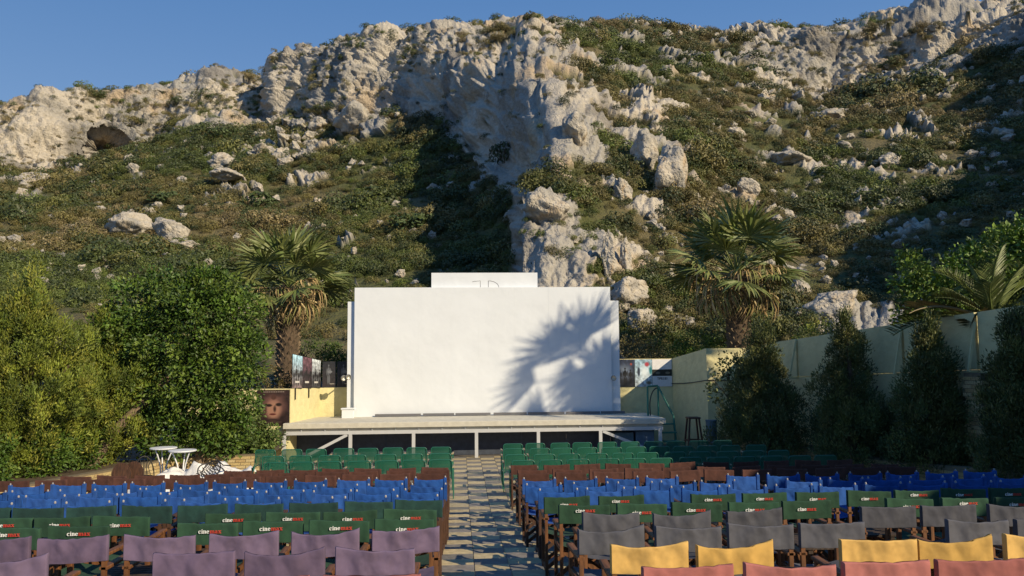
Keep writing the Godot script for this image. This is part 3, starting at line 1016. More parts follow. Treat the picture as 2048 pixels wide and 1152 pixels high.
# ---------------------------------------------------------------- posters
func blob(im: Image, cx: float, cy: float, rx: float, ry: float, c: Color, soft := 0.25) -> void:
	var w := im.get_width()
	var h := im.get_height()
	for y in range(maxi(0, int((cy - ry) * h)), mini(h, int((cy + ry) * h) + 1)):
		for x in range(maxi(0, int((cx - rx) * w)), mini(w, int((cx + rx) * w) + 1)):
			var d := Vector2((float(x) / w - cx) / rx, (float(y) / h - cy) / ry).length()
			if d < 1.0:
				im.set_pixel(x, y, im.get_pixel(x, y).lerp(c, clampf((1.0 - d) / soft, 0, 1) * c.a))

func person_shape(im: Image, cx: float, foot: float, h: float, c: Color) -> void:
	blob(im, cx, foot - h * 0.93, h * 0.075, h * 0.065, c)
	blob(im, cx, foot - h * 0.66, h * 0.14, h * 0.22, c)
	blob(im, cx - h * 0.16, foot - h * 0.62, h * 0.05, h * 0.2, c)
	blob(im, cx + h * 0.17, foot - h * 0.66, h * 0.05, h * 0.18, c)
	blob(im, cx - h * 0.06, foot - h * 0.25, h * 0.07, h * 0.27, c)
	blob(im, cx + h * 0.07, foot - h * 0.25, h * 0.07, h * 0.27, c)

func poster_image(kind: int) -> ImageTexture:
	var w := 128
	var h := 192
	var im := Image.create(w, h, false, Image.FORMAT_RGB8)
	var f := nz(0.03, 60 + kind, FastNoiseLite.TYPE_SIMPLEX_SMOOTH, 4)
	var top: Color = [Color(0.20, 0.14, 0.14), Color(0.62, 0.78, 0.86), Color(0.80, 0.84, 0.86), Color(0.10, 0.11, 0.13), Color(0.16, 0.20, 0.29), Color(0.55, 0.66, 0.72), Color(0.86, 0.85, 0.84), Color(0.42, 0.30, 0.34)][kind]
	var bot: Color = [Color(0.14, 0.09, 0.09), Color(0.45, 0.38, 0.38), Color(0.22, 0.22, 0.24), Color(0.17, 0.14, 0.14), Color(0.07, 0.08, 0.11), Color(0.72, 0.76, 0.78), Color(0.80, 0.80, 0.81), Color(0.16, 0.14, 0.16)][kind]
	for y in h:
		for x in w:
			var k := 1.0 + f.get_noise_2d(x, y) * (0.5 if kind != 6 else 0.05)
			var c := top.lerp(bot, float(y) / h)
			im.set_pixel(x, y, Color(clampf(c.r * k, 0, 1), clampf(c.g * k, 0, 1), clampf(c.b * k, 0, 1)))
	match kind:
		0:   # a face in sepia with a small figure on the brow
			blob(im, 0.5, 0.45, 0.48, 0.42, Color(0.50, 0.36, 0.33), 0.7)
			blob(im, 0.5, 0.56, 0.30, 0.34, Color(0.60, 0.45, 0.38), 0.5)
			blob(im, 0.5, 0.20, 0.10, 0.09, Color(0.30, 0.20, 0.18), 0.4)
			blob(im, 0.36, 0.43, 0.12, 0.05, Color(0.13, 0.09, 0.08), 0.5)
			blob(im, 0.66, 0.41, 0.12, 0.06, Color(0.13, 0.09, 0.08), 0.5)
			blob(im, 0.54, 0.53, 0.06, 0.12, Color(0.22, 0.15, 0.13), 0.7)
			blob(im, 0.48, 0.68, 0.13, 0.035, Color(0.33, 0.15, 0.13), 0.5)
			blob(im, 0.25, 0.55, 0.06, 0.2, Color(0.28, 0.2, 0.18), 0.8)
			blob(im, 0.50, 0.83, 0.26, 0.04, Color(0.2, 0.14, 0.13), 0.6)
			for i in 12:
				im.fill_rect(Rect2i(24 + i * 7, 8, 5, 5), Color(0.55, 0.50, 0.47))
			im.fill_rect(Rect2i(30, 172, 68, 2), Color(0.4, 0.33, 0.3))
		1, 2, 7:
			for i in 4:
				person_shape(im, 0.15 + 0.24 * i, 0.95, 0.5 + 0.12 * (i % 2), Color(0.14, 0.13, 0.14))
			im.fill_rect(Rect2i(36, 152, 54, 12), Color(0.75, 0.74, 0.72))
		3:
			person_shape(im, 0.45, 0.9, 0.8, Color(0.34, 0.35, 0.37))
			blob(im, 0.55, 0.4, 0.2, 0.06, Color(0.42, 0.43, 0.45))
			im.fill_rect(Rect2i(70, 165, 44, 6), Color(0.55, 0.53, 0.5))
		4:
			blob(im, 0.5, 0.45, 0.5, 0.35, Color(0.50, 0.55, 0.62), 0.9)
			person_shape(im, 0.22, 0.92, 0.55, Color(0.06, 0.06, 0.08))
			person_shape(im, 0.5, 0.95, 0.66, Color(0.05, 0.05, 0.06))
			person_shape(im, 0.78, 0.92, 0.56, Color(0.06, 0.06, 0.08))
			blob(im, 0.82, 0.17, 0.07, 0.05, Color(0.55, 0.25, 0.22))
		5:
			blob(im, 0.55, 0.45, 0.36, 0.34, Color(0.85, 0.89, 0.9), 0.8)
			blob(im, 0.22, 0.45, 0.1, 0.22, Color(0.16, 0.2, 0.26), 0.5)
			blob(im, 0.7, 0.18, 0.16, 0.10, Color(0.66, 0.22, 0.26), 0.5)
			blob(im, 0.92, 0.4, 0.12, 0.2, Color(0.12, 0.42, 0.45), 0.6)
			blob(im, 0.8, 0.86, 0.2, 0.08, Color(0.35, 0.36, 0.3), 0.6)
		6:
			im.fill_rect(Rect2i(0, 72, 128, 46), Color(0.10, 0.11, 0.09))
			blob(im, 0.28, 0.5, 0.14, 0.05, Color(0.4, 0.4, 0.36))
			blob(im, 0.78, 0.5, 0.14, 0.05, Color(0.4, 0.4, 0.36))
	return ImageTexture.create_from_image(im)

func poster(called: String, label: String, kind: int, c: Array, depth: float) -> Node3D:
	# c: four corners, clockwise from top left, of the printed face
	var o := thing(called, label, "poster", (c[2] + c[3]) * 0.5)
	var nn: Vector3 = (c[3] - c[0]).cross(c[1] - c[0]).normalized()
	var b := MB.new()
	b.use_u = true
	var at := o.position
	b.quad(c[0] - at, c[1] - at, c[2] - at, c[3] - at)
	var key := "poster%d" % kind
	if not mats.has(key):
		var m := StandardMaterial3D.new()
		m.albedo_texture = poster_image(kind)
		m.roughness = 0.5
		mats[key] = m
	part("print", b.mesh(mats[key]), o)
	b = MB.new()
	var ce: Vector3 = (c[0] + c[1] + c[2] + c[3]) * 0.25 - at
	b.obox(ce - nn * (depth * 0.5 + 0.003), (c[1] - c[0]) * 0.5, (c[0] - c[3]) * 0.5, nn * depth * 0.5)
	part("board", b.mesh(mats.dark_iron), o)
	return o

func v3(p: Vector2, y: float) -> Vector3:
	return Vector3(p.x, y, -p.y)

func wall_poster(label: String, kind: int, a: Vector2, b: Vector2, s0: float, s1: float, y0a: float, y1a: float, y0b: float, y1b: float, off := 0.03) -> Node3D:
	# on the wall line a-b (plan), between shares s0..s1, standing proud towards the viewer
	var d := (b - a).normalized()
	var nn := Vector2(d.y, -d.x) * off
	var p := a.lerp(b, s0) + nn
	var q := a.lerp(b, s1) + nn
	return poster("film_poster", label, kind, [v3(p, lerpf(y1a, y1b, s0)), v3(q, lerpf(y1a, y1b, s1)), v3(q, lerpf(y0a, y0b, s1)), v3(p, lerpf(y0a, y0b, s0))], 0.022)

func build_walls() -> void:
	# ---- left: short front wall, side wall along the stage, back wall
	var A := Vector2(-8.6, 23.72)
	var B := Vector2(-4.93, 23.72)
	var C := Vector2(-4.50, 26.3)
	var D := Vector2(-3.55, 26.45)
	var w := thing("yellow_wall", "pale yellow plaster wall left of the stage, bent in three", "wall", Vector3.ZERO)
	var b := MB.new()
	slab(b, A, B, 0.25, -0.1, -0.1, 2.03, 2.03)
	part("front_face", b.mesh(mats.yellow_plaster), w)
	b = MB.new()
	slab(b, B + Vector2(0.004, 0.004), C, 0.25, -0.1, -0.1, 2.03, 1.96)
	part("side_face", b.mesh(mats.yellow_plaster), w)
	b = MB.new()
	slab(b, C, D, 0.25, -0.1, -0.1, 1.96, 1.96)
	part("back_face", b.mesh(mats.yellow_plaster), w)
	for s in [0.12, 0.55]:
		b = MB.new()
		var p := B.lerp(C, s) + Vector2(0.025, -0.004)
		b.box(v3(p, 1.86), Vector3(0.03, 0.32, 0.05))
		part("poster_stay", b.mesh(mats.dark_iron), w)
	wall_poster("tall sepia film poster of a face on the front wall left of stage", 0, A, B, 0.745, 0.995, 0.98, 2.0, 0.98, 2.0)
	var ks := [1, 7, 2]
	var lb := ["pale blue film poster nearest the palm on the left side wall", "mauve film poster in the middle of the left side wall's row", "dark striped film poster at the far end of the left side wall"]
	for i in 3:
		wall_poster(lb[i], ks[i], B, C, 0.02 + i * 0.31, 0.32 + i * 0.31, 2.05, 3.03, 1.98, 2.82)
	wall_poster("dark film poster beside the screen's left edge, left of its twin", 3, C, D, 0.04, 0.48, 1.98, 2.80, 1.98, 2.80)
	wall_poster("dark film poster beside the screen's left edge, right of its twin", 3, C, D, 0.52, 0.97, 1.98, 2.80, 1.98, 2.80)
	# ---- right: back wall, slanting wall, lit corner, long side wall
	var E := Vector2(5.0, 26.4)
	var G := Vector2(7.02, 26.4)
	var H := Vector2(7.45, 24.0)
	var I := Vector2(8.9, 24.0)
	var J := Vector2(12.4, 12.0)
	var K := Vector2(14.8, 3.6)
	var r := thing("boundary_wall", "long pale yellow wall along the right side, bent behind the stage", "wall", Vector3.ZERO)
	b = MB.new()
	slab(b, E, G, 0.25, -0.1, -0.1, 2.80, 2.80)
	part("back_face", b.mesh(mats.yellow_plaster), r)
	b = MB.new()
	slab(b, G, H, 0.25, -0.1, -0.1, 2.80, 3.10)
	part("slanting_face", b.mesh(mats.yellow_plaster), r)
	b = MB.new()
	slab(b, H, I + Vector2(0.2, 0), 0.25, -0.1, -0.1, 3.10, 3.10)
	part("corner_face", b.mesh(mats.yellow_plaster), r)
	# lower wall and a course of upper panels with upright joints
	b = MB.new()
	slab(b, I, J, 0.3, -0.1, -0.1, 2.16, 2.72)
	slab(b, J, K, 0.3, -0.1, -0.1, 2.72, 3.15)
	part("lower_wall", b.mesh(mats.yellow_plaster), r)
	var cuts := [0.0, 0.16, 0.31, 0.46, 0.62, 0.80, 1.0]
	for i in 6:
		var p := I.lerp(J, cuts[i] + 0.003)
		var q := I.lerp(J, cuts[i + 1] - 0.003)
		b = MB.new()
		slab(b, p, q, 0.12, lerpf(2.18, 2.74, cuts[i]), lerpf(2.18, 2.74, cuts[i + 1]), lerpf(3.18, 4.10, cuts[i]), lerpf(3.18, 4.10, cuts[i + 1]))
		part("panel", b.mesh(mats.yellow_plaster), r)
	for i in 3:
		b = MB.new()
		slab(b, J.lerp(K, i / 3.0 + 0.003), J.lerp(K, (i + 1) / 3.0 - 0.003), 0.12, 2.74 + 0.14 * i, 2.74 + 0.14 * (i + 1), 4.10 + 0.14 * i, 4.10 + 0.14 * (i + 1))
		part("panel", b.mesh(mats.yellow_plaster), r)
	var dd := (J - I).normalized()
	var inw := Vector2(dd.y, -dd.x)
	for s in [0.16, 0.31, 0.46, 0.62, 0.80]:
		var p := I.lerp(J, s)
		var y: float = lerpf(2.18, 2.74, s)
		b = MB.new()
		b.bar(v3(p + inw * 0.30, y - 0.05), v3(p + inw * 0.03, y + 1.02), 0.05, 0.05)
		part("strut", b.mesh(mats.yellow_plaster), r)
		b = MB.new()
		b.bar(v3(p + inw * 0.30, y - 0.04), v3(p + inw * 0.01, y - 0.04), 0.05, 0.05)
		part("strut", b.mesh(mats.yellow_plaster), r)
	# brick piers against the side wall
	for s in [0.31, 0.63, 0.95]:
		var p := I.lerp(J, s) + inw * 0.20
		var pr := thing("brick_pier", "brick pier against the right wall, %s from the stage" % ["nearest", "next", "farthest"][int(s * 3.0)], "pier", v3(p, 0.0), atan2(inw.x, -inw.y))
		var y: float = lerpf(2.10, 2.66, s)
		b = MB.new()
		b.box(Vector3(0, y * 0.5, 0), Vector3(0.40, y, 0.30))
		part("core", b.mesh(mats.mortar), pr)
		for row in int(y / 0.085):
			for c in 2:
				b = MB.new()
				b.cbox(Vector3(-0.105 + 0.21 * c + (0.03 if row % 2 == 0 else -0.03), 0.043 + row * 0.085, 0), Vector3(0.20, 0.073, 0.325), 0.004)
				part("brick", b.mesh(mats[["brick", "brick2", "brick3"][rng.randi() % 3]]), pr)
	# cable along the seam
	b = MB.new()
	var pts := PackedVector3Array()
	for i in 9:
		pts.append(v3(G.lerp(H, i / 8.0) + Vector2(-0.03, -0.02), lerpf(1.97, 2.14, i / 8.0) - 0.03 * sin(PI * i / 8.0)))
	for i in 9:
		pts.append(v3(H.lerp(I, i / 8.0) + Vector2(0, -0.03), lerpf(2.14, 2.16, i / 8.0) - 0.02 * sin(PI * i / 8.0)))
	b.tube(pts, 0.014, 5)
	tag(part(numbered("wall_cable"), b.mesh(mats.dark_iron), self), "dark cable strung along the wall right of the stage", "cable")
	wall_poster("dark film poster of a group right of the screen", 4, E, G, 0.05, 0.37, 1.88, 2.78, 1.88, 2.78)
	wall_poster("pale blue film poster between the dark one and the white one", 5, E, G, 0.375, 0.66, 1.88, 2.78, 1.88, 2.78)
	var wp := wall_poster("white film poster with black band and Greek title", 6, E, G, 0.665, 0.99, 1.88, 2.78, 1.88, 2.78)
	var tm := TextMesh.new()
	var sf := SystemFont.new()
	sf.font_names = PackedStringArray(["Droid Sans"])
	sf.font_weight = 800
	tm.font = sf
	tm.text = "ΤΡΕΞΕ!"
	tm.font_size = 32
	tm.pixel_size = 0.0035
	tm.depth = 0.004
	tm.material = mats.text_black
	part("title", tm, wp, Transform3D(Basis(), Vector3(0.0, 0.26, 0.004)))
	# ---- green stair rail at the right end of the stage
	var s := thing("stair_rail", "green tubular stair rail at the right end of the stage", "railing", Vector3(5.75, 0, -24.6))
	for x in [0.0, 0.33]:
		b = MB.new()
		b.tube(PackedVector3Array([Vector3(x, 1.05, 0), Vector3(x, 1.95, 0)]), 0.032, 8)
		part("post", b.mesh(mats.stair_green), s)
	b = MB.new()
	b.tube(PackedVector3Array([Vector3(0.0, 1.95, 0), Vector3(0.33, 1.97, 0)]), 0.03, 8)
	part("top_bar", b.mesh(mats.stair_green), s)
	b = MB.new()
	b.tube(PackedVector3Array([Vector3(0.33, 1.95, 0.02), Vector3(0.72, 1.05, 0.3), Vector3(0.76, 0.0, 0.4)]), 0.035, 8)
	part("handrail", b.mesh(mats.stair_green), s)
	b = MB.new()
	var arc := PackedVector3Array()
	for i in 9:
		var a := PI * 0.5 * i / 8
		arc.append(Vector3(0.31 - 0.25 * sin(a), 1.90 - 0.55 * (1.0 - cos(a)), 0.02))
	arc.append(Vector3(0.07, 1.06, 0.02))
	b.tube(arc, 0.018, 6)
	part("curved_bar", b.mesh(mats.dark_iron), s)
	for i in 4:
		b = MB.new()
		b.box(Vector3(0.5, 0.82 - 0.24 * i, 0.25 + 0.24 * i), Vector3(0.45, 0.04, 0.24))
		part("step", b.mesh(mats.stair_green), s)
	# ---- stool and barrel by the wall
	var sp := at_z(1388, 905, 22.4)
	s = thing("bar_stool", "tall wooden stool in the corner right of the stage", "stool", Vector3(sp.x, 0, -22.4))
	for c in [[-1, -1], [1, -1], [-1, 1], [1, 1]]:
		b = MB.new()
		b.bar(Vector3(c[0] * 0.24, 0, c[1] * 0.22), Vector3(c[0] * 0.13, 1.12, c[1] * 0.13), 0.045, 0.045)
		part("leg", b.mesh(mats.wood_dark), s)
	b = MB.new()
	b.cbox(Vector3(0, 1.14, 0), Vector3(0.34, 0.045, 0.34), 0.01)
	part("seat", b.mesh(mats.wood_dark), s)
	for c in [[0, -0.18, 1], [0, 0.18, 1], [-0.19, 0, 0], [0.19, 0, 0]]:
		b = MB.new()
		b.box(Vector3(c[0], 0.52, c[1]), Vector3(0.36 if c[2] else 0.03, 0.03, 0.03 if c[2] else 0.34))
		part("stretcher", b.mesh(mats.wood_dark), s)
	sp = at_z(1424, 905, 22.3)
	s = thing("barrel", "grey blue barrel beside the wooden stool", "barrel", Vector3(sp.x, 0, -22.3))
	b = MB.new()
	b.lathe(Vector3.ZERO, [[0.0, 0.0], [0.15, 0.0], [0.155, 0.05], [0.15, 0.35], [0.158, 0.38], [0.15, 0.41], [0.15, 0.72], [0.158, 0.75], [0.15, 0.78], [0.15, 1.02], [0.155, 1.05], [0.0, 1.05]], 18)
	part("body", b.mesh(mats.barrel_blue), s)
	b = MB.new()
	b.lathe(Vector3.ZERO, [[0.0, 1.05], [0.16, 1.052], [0.16, 1.08], [0.0, 1.09]], 18)
	part("lid", b.mesh(mats.barrel_blue), s)

func brick_run(called: String, label: String, pts: Array, h: float, apart: bool) -> void:
	# low brick planter wall along plan points (x, z); base follows the floor
	var o := thing(called, label, "planter wall", v3(pts[0], 0))
	var at := o.position
	var core := MB.new()
	var all := MB.new()
	var bm := MB.new()
	bm.cbox(Vector3.ZERO, Vector3(0.236, 0.062, 0.12), 0.005)
	var ms := [bm.mesh(mats.brick), bm.mesh(mats.brick2), bm.mesh(mats.brick3)]
	var rows := int(h / 0.075)
	for i in pts.size() - 1:
		var a: Vector2 = pts[i]
		var c: Vector2 = pts[i + 1]
		var len := a.distance_to(c)
		var d := (c - a) / len
		var sub := MB.new()
		var ya := floor_y(a.y)
		var yc := floor_y(c.y)
		slab(sub, a, c, 0.2, ya - 0.1, yc - 0.1, ya + h - 0.012, yc + h - 0.012)
		for k in sub.v.size():
			core.v.append(sub.v[k] - at)
			core.n.append(sub.n[k])
		var yaw := atan2(d.y, d.x)
		var nn := Vector2(d.y, -d.x)
		var n := int(len / 0.25)
		for row in rows:
			for k in n:
				var s := (k + 0.5 + (0.5 if row % 2 else 0.0)) * 0.25
				if s > len - 0.1:
					continue
				var p: Vector2 = a + d * s - nn * 0.052 + nn * rng.randf_range(-0.003, 0.003)
				var y := floor_y(p.y) + 0.04 + row * 0.075
				if apart:
					part("brick", ms[rng.randi() % 3], o, Transform3D(Basis(Vector3.UP, yaw), v3(p, y) - at))
				else:
					var t := Basis(Vector3.UP, yaw)
					all.obox(v3(p, y) - at, t.x * 0.118, t.y * 0.031, t.z * 0.06)
	part("core", core.mesh(mats.mortar), o)
	if not apart:
		part("bricks", all.mesh(mats.brick2), o).set_meta("kind", "stuff")

func build_planters() -> void:
	brick_run("brick_planter", "low cream brick planter wall under the left trees", [Vector2(-9.6, 11.6), Vector2(-8.75, 15.2), Vector2(-7.35, 19.4), Vector2(-6.9, 20.6), Vector2(-4.9, 20.9)], 0.5, true)
	brick_run("shaded_planter", "low brick planter wall in shade along the right wall", [Vector2(7.7, 23.6), Vector2(8.2, 22.6), Vector2(9.8, 17.2), Vector2(12.3, 8.6)], 0.5, false)
	var b := MB.new()
	b.quad(Vector3(-14, 0.42, -24), Vector3(-5, 0.42, -24), Vector3(-5.0, 0.42, -21.0), Vector3(-14, 0.42, -20.7))
	b.quad(Vector3(-14, 0.42, -20.7), Vector3(-7.0, 0.42, -20.7), Vector3(-9.0, 0.42, -15.2), Vector3(-14, 0.42, -15.2))
	b.quad(Vector3(-14, 0.42, -15.2), Vector3(-9.0, 0.42, -15.2), Vector3(-9.8, 0.6, -11.6), Vector3(-14, 0.6, -11.6))
	structure("planting_bed", b.mesh(mats.soil))
	b = MB.new()
	b.quad(Vector3(7.8, 0.42, -23.9), Vector3(9.0, 0.42, -23.9), Vector3(12.2, 0.42, -13), Vector3(11.2, 0.42, -13))
	b.quad(Vector3(11.2, 0.42, -13), Vector3(12.2, 0.42, -13), Vector3(13.6, 0.75, -8.6), Vector3(12.4, 0.75, -8.6))
	structure("planting_bed", b.mesh(mats.soil))

# ---------------------------------------------------------------- chairs
var CH := {}

func back_cloth(sd: int, w: float, ht: float, hb: float, sag_y: float, sag_z: float, rad := 0.028, wrk := 1.0) -> ArrayMesh:
	var f := nz(3.2, sd, FastNoiseLite.TYPE_SIMPLEX_SMOOTH, 3)
	var r := RandomNumberGenerator.new()
	r.seed = sd
	var nx := 15
	var loop := []
	for i in nx:
		loop.append([lerpf(-1, 1, float(i) / (nx - 1)), 1.0])
	loop.append([1.03, 0.45])
	loop.append([1.03, -0.45])
	for i in nx:
		loop.append([lerpf(1, -1, float(i) / (nx - 1)), -1.0])
	loop.append([-1.03, -0.45])
	loop.append([-1.03, 0.45])
	loop.append([-1, 1.0])
	var hgt := [0.0, 0.04, 0.3, 0.55, 0.8, 0.95, 0.99, 1.0]
	var thick := [0.85, 1.0, 1.0, 1.0, 1.0, 1.0, 0.7, 0.15]
	var skew := r.randf_range(-0.012, 0.012)
	var pts := PackedVector3Array()
	for j in hgt.size():
		for l in loop:
			var x: float = l[0]
			var mid := 1.0 - x * x
			var post := smoothstep(0.80, 1.0, absf(x))
			var wr: float = f.get_noise_3d(x * 0.8, hgt[j] * 0.35, 3.0 * signf(l[1])) * 0.024 * wrk * (1.0 - smoothstep(0.55, 0.88, absf(x))) + f.get_noise_2d(x * 2.2 + 9.0, hgt[j] * 0.8) * 0.006 * wrk * (1.0 - smoothstep(0.55, 0.88, absf(x)))
			var y: float = ht - hb + hb * hgt[j] - mid * (sag_y * hgt[j] + sag_y * 0.35 * (1.0 - hgt[j])) + skew * x + f.get_noise_1d(x * 1.5 + 4.0) * 0.008 * hgt[j]
			var z: float = l[1] * lerpf(0.014, rad, post) * thick[j] + mid * sag_z + wr
			pts.append(Vector3(x * w * 0.5, y, z))
	return grid_mesh(pts, loop.size(), hgt.size(), null, PackedColorArray(), true)

func seat_cloth(w: float, y: float, z0: float, z1: float, sag: float) -> ArrayMesh:
	var pts := PackedVector3Array()
	var nx := 9
	var nzv := 7
	for j in nzv:
		var t := float(j) / (nzv - 1)
		for i in nx:
			var x := lerpf(-1, 1, float(i) / (nx - 1))
			pts.append(Vector3(x * w * 0.5, y - sag * (1.0 - x * x) * (0.7 + 0.3 * sin(PI * t)), lerpf(z0, z1, t)))
	return grid_mesh(pts, nx, nzv, null, PackedColorArray(), true)

func bm(b: MB) -> ArrayMesh:
	return b.mesh()

func make_chair_meshes() -> void:
	# folding director's chairs; origin under the rear posts, seat towards -z
	for set_i in 2:
		var k: String = ["wide", "slim"][set_i]
		var w: float = [0.50, 0.485][set_i]
		var d := {}
		var px := w * 0.5 - 0.018
		var leg := MB.new()
		leg.cbox(Vector3(0, 0.40, 0), Vector3(0.032, 0.80, 0.030), 0.003)
		d["rear_leg"] = leg.mesh()
		leg = MB.new()
		leg.cbox(Vector3(0, 0.295, -0.44), Vector3(0.032, 0.59, 0.045), 0.003)
		d["front_leg"] = leg.mesh()
		var arm := MB.new()
		arm.cbox(Vector3(0, 0.605, -0.235), Vector3(0.058, 0.024, 0.50), 0.006)
		d["arm"] = arm.mesh()
		var rail := MB.new()
		rail.box(Vector3(0, 0.415, -0.22), Vector3(0.028, 0.04, 0.40))
		d["rail"] = rail.mesh()
		var foot := MB.new()
		foot.box(Vector3(0, 0.05, -0.22), Vector3(0.026, 0.036, 0.40))
		d["foot"] = foot.mesh()
		for s in [0, 1]:
			var sg := 1.0 if s == 0 else -1.0
			for t in 2:
				var x := MB.new()
				x.bar(Vector3(-px * sg, 0.06, -0.08 - 0.03 * s - 0.3 * t), Vector3(px * sg, 0.40, -0.08 - 0.03 * s - 0.3 * t), 0.04, 0.02)
				d["cross%d" % (s * 2 + t)] = x.mesh()
		d["px"] = px
		d["seat"] = seat_cloth(w - 0.05, 0.445, -0.03, -0.42, 0.045)
		d["backs"] = []
		for v in 7:
			d["backs"].append(back_cloth(40 + v + 20 * set_i, w, 0.835, [0.185, 0.175][set_i], [0.012, 0.026, 0.018, 0.034, 0.008, 0.022, 0.015][v] * [1.0, 0.35][set_i], [0.012, 0.02, 0.015, 0.028, 0.008, 0.018, 0.01][v] * [1.0, 0.2][set_i], 0.026, [1.0, 0.22][set_i]))
		d["sheer"] = []
		for v in 4:
			d["sheer"].append(back_cloth(90 + v, w - 0.045, 0.80, 0.215, [0.006, 0.016, 0.01, 0.024][v], [0.01, 0.016, 0.012, 0.02][v], 0.014))
		CH[k] = d
	var fin := MB.new()
	fin.lathe(Vector3.ZERO, [[0.0, 0.815], [0.011, 0.818], [0.013, 0.83], [0.009, 0.842], [0.0, 0.846]], 8)
	CH["finial"] = fin.mesh()
	var sl := MB.new()
	sl.cbox(Vector3(0, 0.71, 0), Vector3(0.042, 0.215, 0.054), 0.004)
	CH["sleeve"] = sl.mesh()
	# lettering
	var sf := SystemFont.new()
	sf.font_names = PackedStringArray(["Droid Serif"])
	sf.font_weight = 700
	var ws := []
	for i in 2:
		var tm := TextMesh.new()
		tm.font = sf
		tm.text = ["cine", "max"][i]
		tm.font_size = 24
		tm.pixel_size = 0.0018
		tm.depth = 0.002
		tm.curve_step = 2.0
		tm.horizontal_alignment = HORIZONTAL_ALIGNMENT_LEFT
		tm.material = mats.text_white if i == 0 else mats.text_red
		ws.append(tm)
	CH["text"] = ws
	# tube chairs of the front rows
	var m := {}
	var w := 0.46
	var h := w * 0.5
	var fr := PackedVector3Array([Vector3(-h, 0.40, -0.02), Vector3(-h, 0.735, 0.05)])
	for i in 5:
		var a := PI * 0.5 * i / 4
		fr.append(Vector3(-h + 0.055 * (1 - cos(a)), 0.735 + 0.055 * sin(a), 0.055))
	for i in 5:
		var a := PI * 0.5 * (1.0 - i / 4.0)
		fr.append(Vector3(h - 0.055 * (1 - cos(a)), 0.735 + 0.055 * sin(a), 0.055))
	fr.append(Vector3(h, 0.40, -0.02))
	var b := MB.new()
	b.tube(fr, 0.0115, 6)
	m["frame"] = b.mesh(mats.metal_green)
	var pts := PackedVector3Array()
	for j in 6:
		var t := j / 5.0
		for i in 9:
			var x := lerpf(-1, 1, i / 8.0)
			var y := lerpf(0.46, 0.785, t)
			pts.append(Vector3(x * (h - (0.012 if t > 0.9 else 0.0)), y - 0.006 * (1 - x * x), lerpf(-0.008, 0.052, t) + 0.018 * (1.0 - x * x)))
	m["cloth"] = grid_mesh(pts, 9, 6, mats.mesh_green, PackedColorArray(), true)
	m["seat"] = seat_cloth(w - 0.02, 0.42, 0.0, -0.42, 0.03)
	for s in [-1, 1]:
		b = MB.new()
		var x: float = s * (h + 0.03)
		b.tube(PackedVector3Array([Vector3(x, 0.0, 0.04), Vector3(x, 0.56, -0.02), Vector3(x, 0.60, -0.06), Vector3(x, 0.60, -0.40), Vector3(x, 0.56, -0.44), Vector3(x, 0.0, -0.42)]), 0.0115, 6)
		b.tube(PackedVector3Array([Vector3(x, 0.41, 0.0), Vector3(x, 0.41, -0.43)]), 0.0105, 6)
		m["leg%d" % s] = b.mesh(mats.metal_green)
		b = MB.new()
		b.cbox(Vector3(x, 0.622, -0.23), Vector3(0.045, 0.022, 0.36), 0.006)
		m["arm%d" % s] = b.mesh(mats.wood_pale)
	CH["metal"] = m

var KINDS := {
	"pink": ["wide", "cloth_pink", "wood", "salmon pink canvas chair"],
	"yellow": ["wide", "cloth_yellow", "wood", "yellow canvas chair"],
	"grey": ["wide", "cloth_grey", "wood", "slate grey canvas chair"],
	"purple": ["wide", "cloth_purple", "wood", "purple canvas chair"],
	"cinema": ["slim", "cloth_cinema", "wood", "lettered dark green canvas chair"],
	"plain": ["slim", "cloth_plain", "wood_dark", "plain dark green chair"],
	"blue": ["slim", "cloth_blue", "wood_dark", "blue canvas chair"],
	"brown": ["slim", "cloth_brown", "wood_dark", "brown canvas chair"],
	"metal": ["", "", "", "green tube-frame chair"],
}

func chair(kind: String, x: float, z: float, label: String, group: String) -> void:
	var info: Array = KINDS[kind]
	var o := thing("folding_chair" if kind != "metal" else "tube_chair", label, "chair", Vector3(x, floor_y(z), -z + rng.randf_range(-0.03, 0.03)), rng.randf_range(-0.05, 0.05), group)
	if kind == "metal":
		var m: Dictionary = CH.metal
		part("back_frame", m.frame, o)
		part("back_mesh", m.cloth, o)
		part("seat", m.seat, o).material_override = mats.mesh_green
		for s in [-1, 1]:
			part("leg_frame", m["leg%d" % s], o)
			part("armrest", m["arm%d" % s], o)
		return
	var d: Dictionary = CH[info[0]]
	var wood: Material = mats[info[2]]
	var cloth: Material = mats[info[1] + ["", "_faded", "_fresh"][rng.randi() % 3]]
	for s in [-1, 1]:
		var t := Transform3D(Basis(), Vector3(s * d.px, 0, 0))
		var rl := part("rear_leg", d.rear_leg, o, t)
		rl.material_override = wood
		part("front_leg", d.front_leg, o, t).material_override = wood
		part("armrest", d.arm, o, Transform3D(Basis(), Vector3(s * d.px, 0, 0))).material_override = wood
		part("seat_rail", d.rail, o, t).material_override = wood
		part("foot_rail", d.foot, o, t).material_override = wood
		if kind == "blue":
			part("sleeve", CH.sleeve, rl).material_override = cloth
			part("finial", CH.finial, rl).material_override = mats.finial
	for i in 4:
		part("cross_brace", d["cross%d" % i], o).material_override = wood
	part("seat", d.seat, o).material_override = cloth
	var list: Array = d.sheer if kind == "blue" else d.backs
	var bk := part("back_cloth", list[rng.randi() % list.size()], o)
	bk.material_override = cloth
	if kind == "cinema":
		var y := rng.randf_range(0.752, 0.785)
		var x0 := -0.095 + rng.randf_range(-0.02, 0.03)
		part("letters", CH.text[0], bk, Transform3D(Basis(), Vector3(x0, y, 0.030)))
		part("letters", CH.text[1], bk, Transform3D(Basis(), Vector3(x0 + CH.text[0].get_aabb().size.x + 0.005, y, 0.030)))

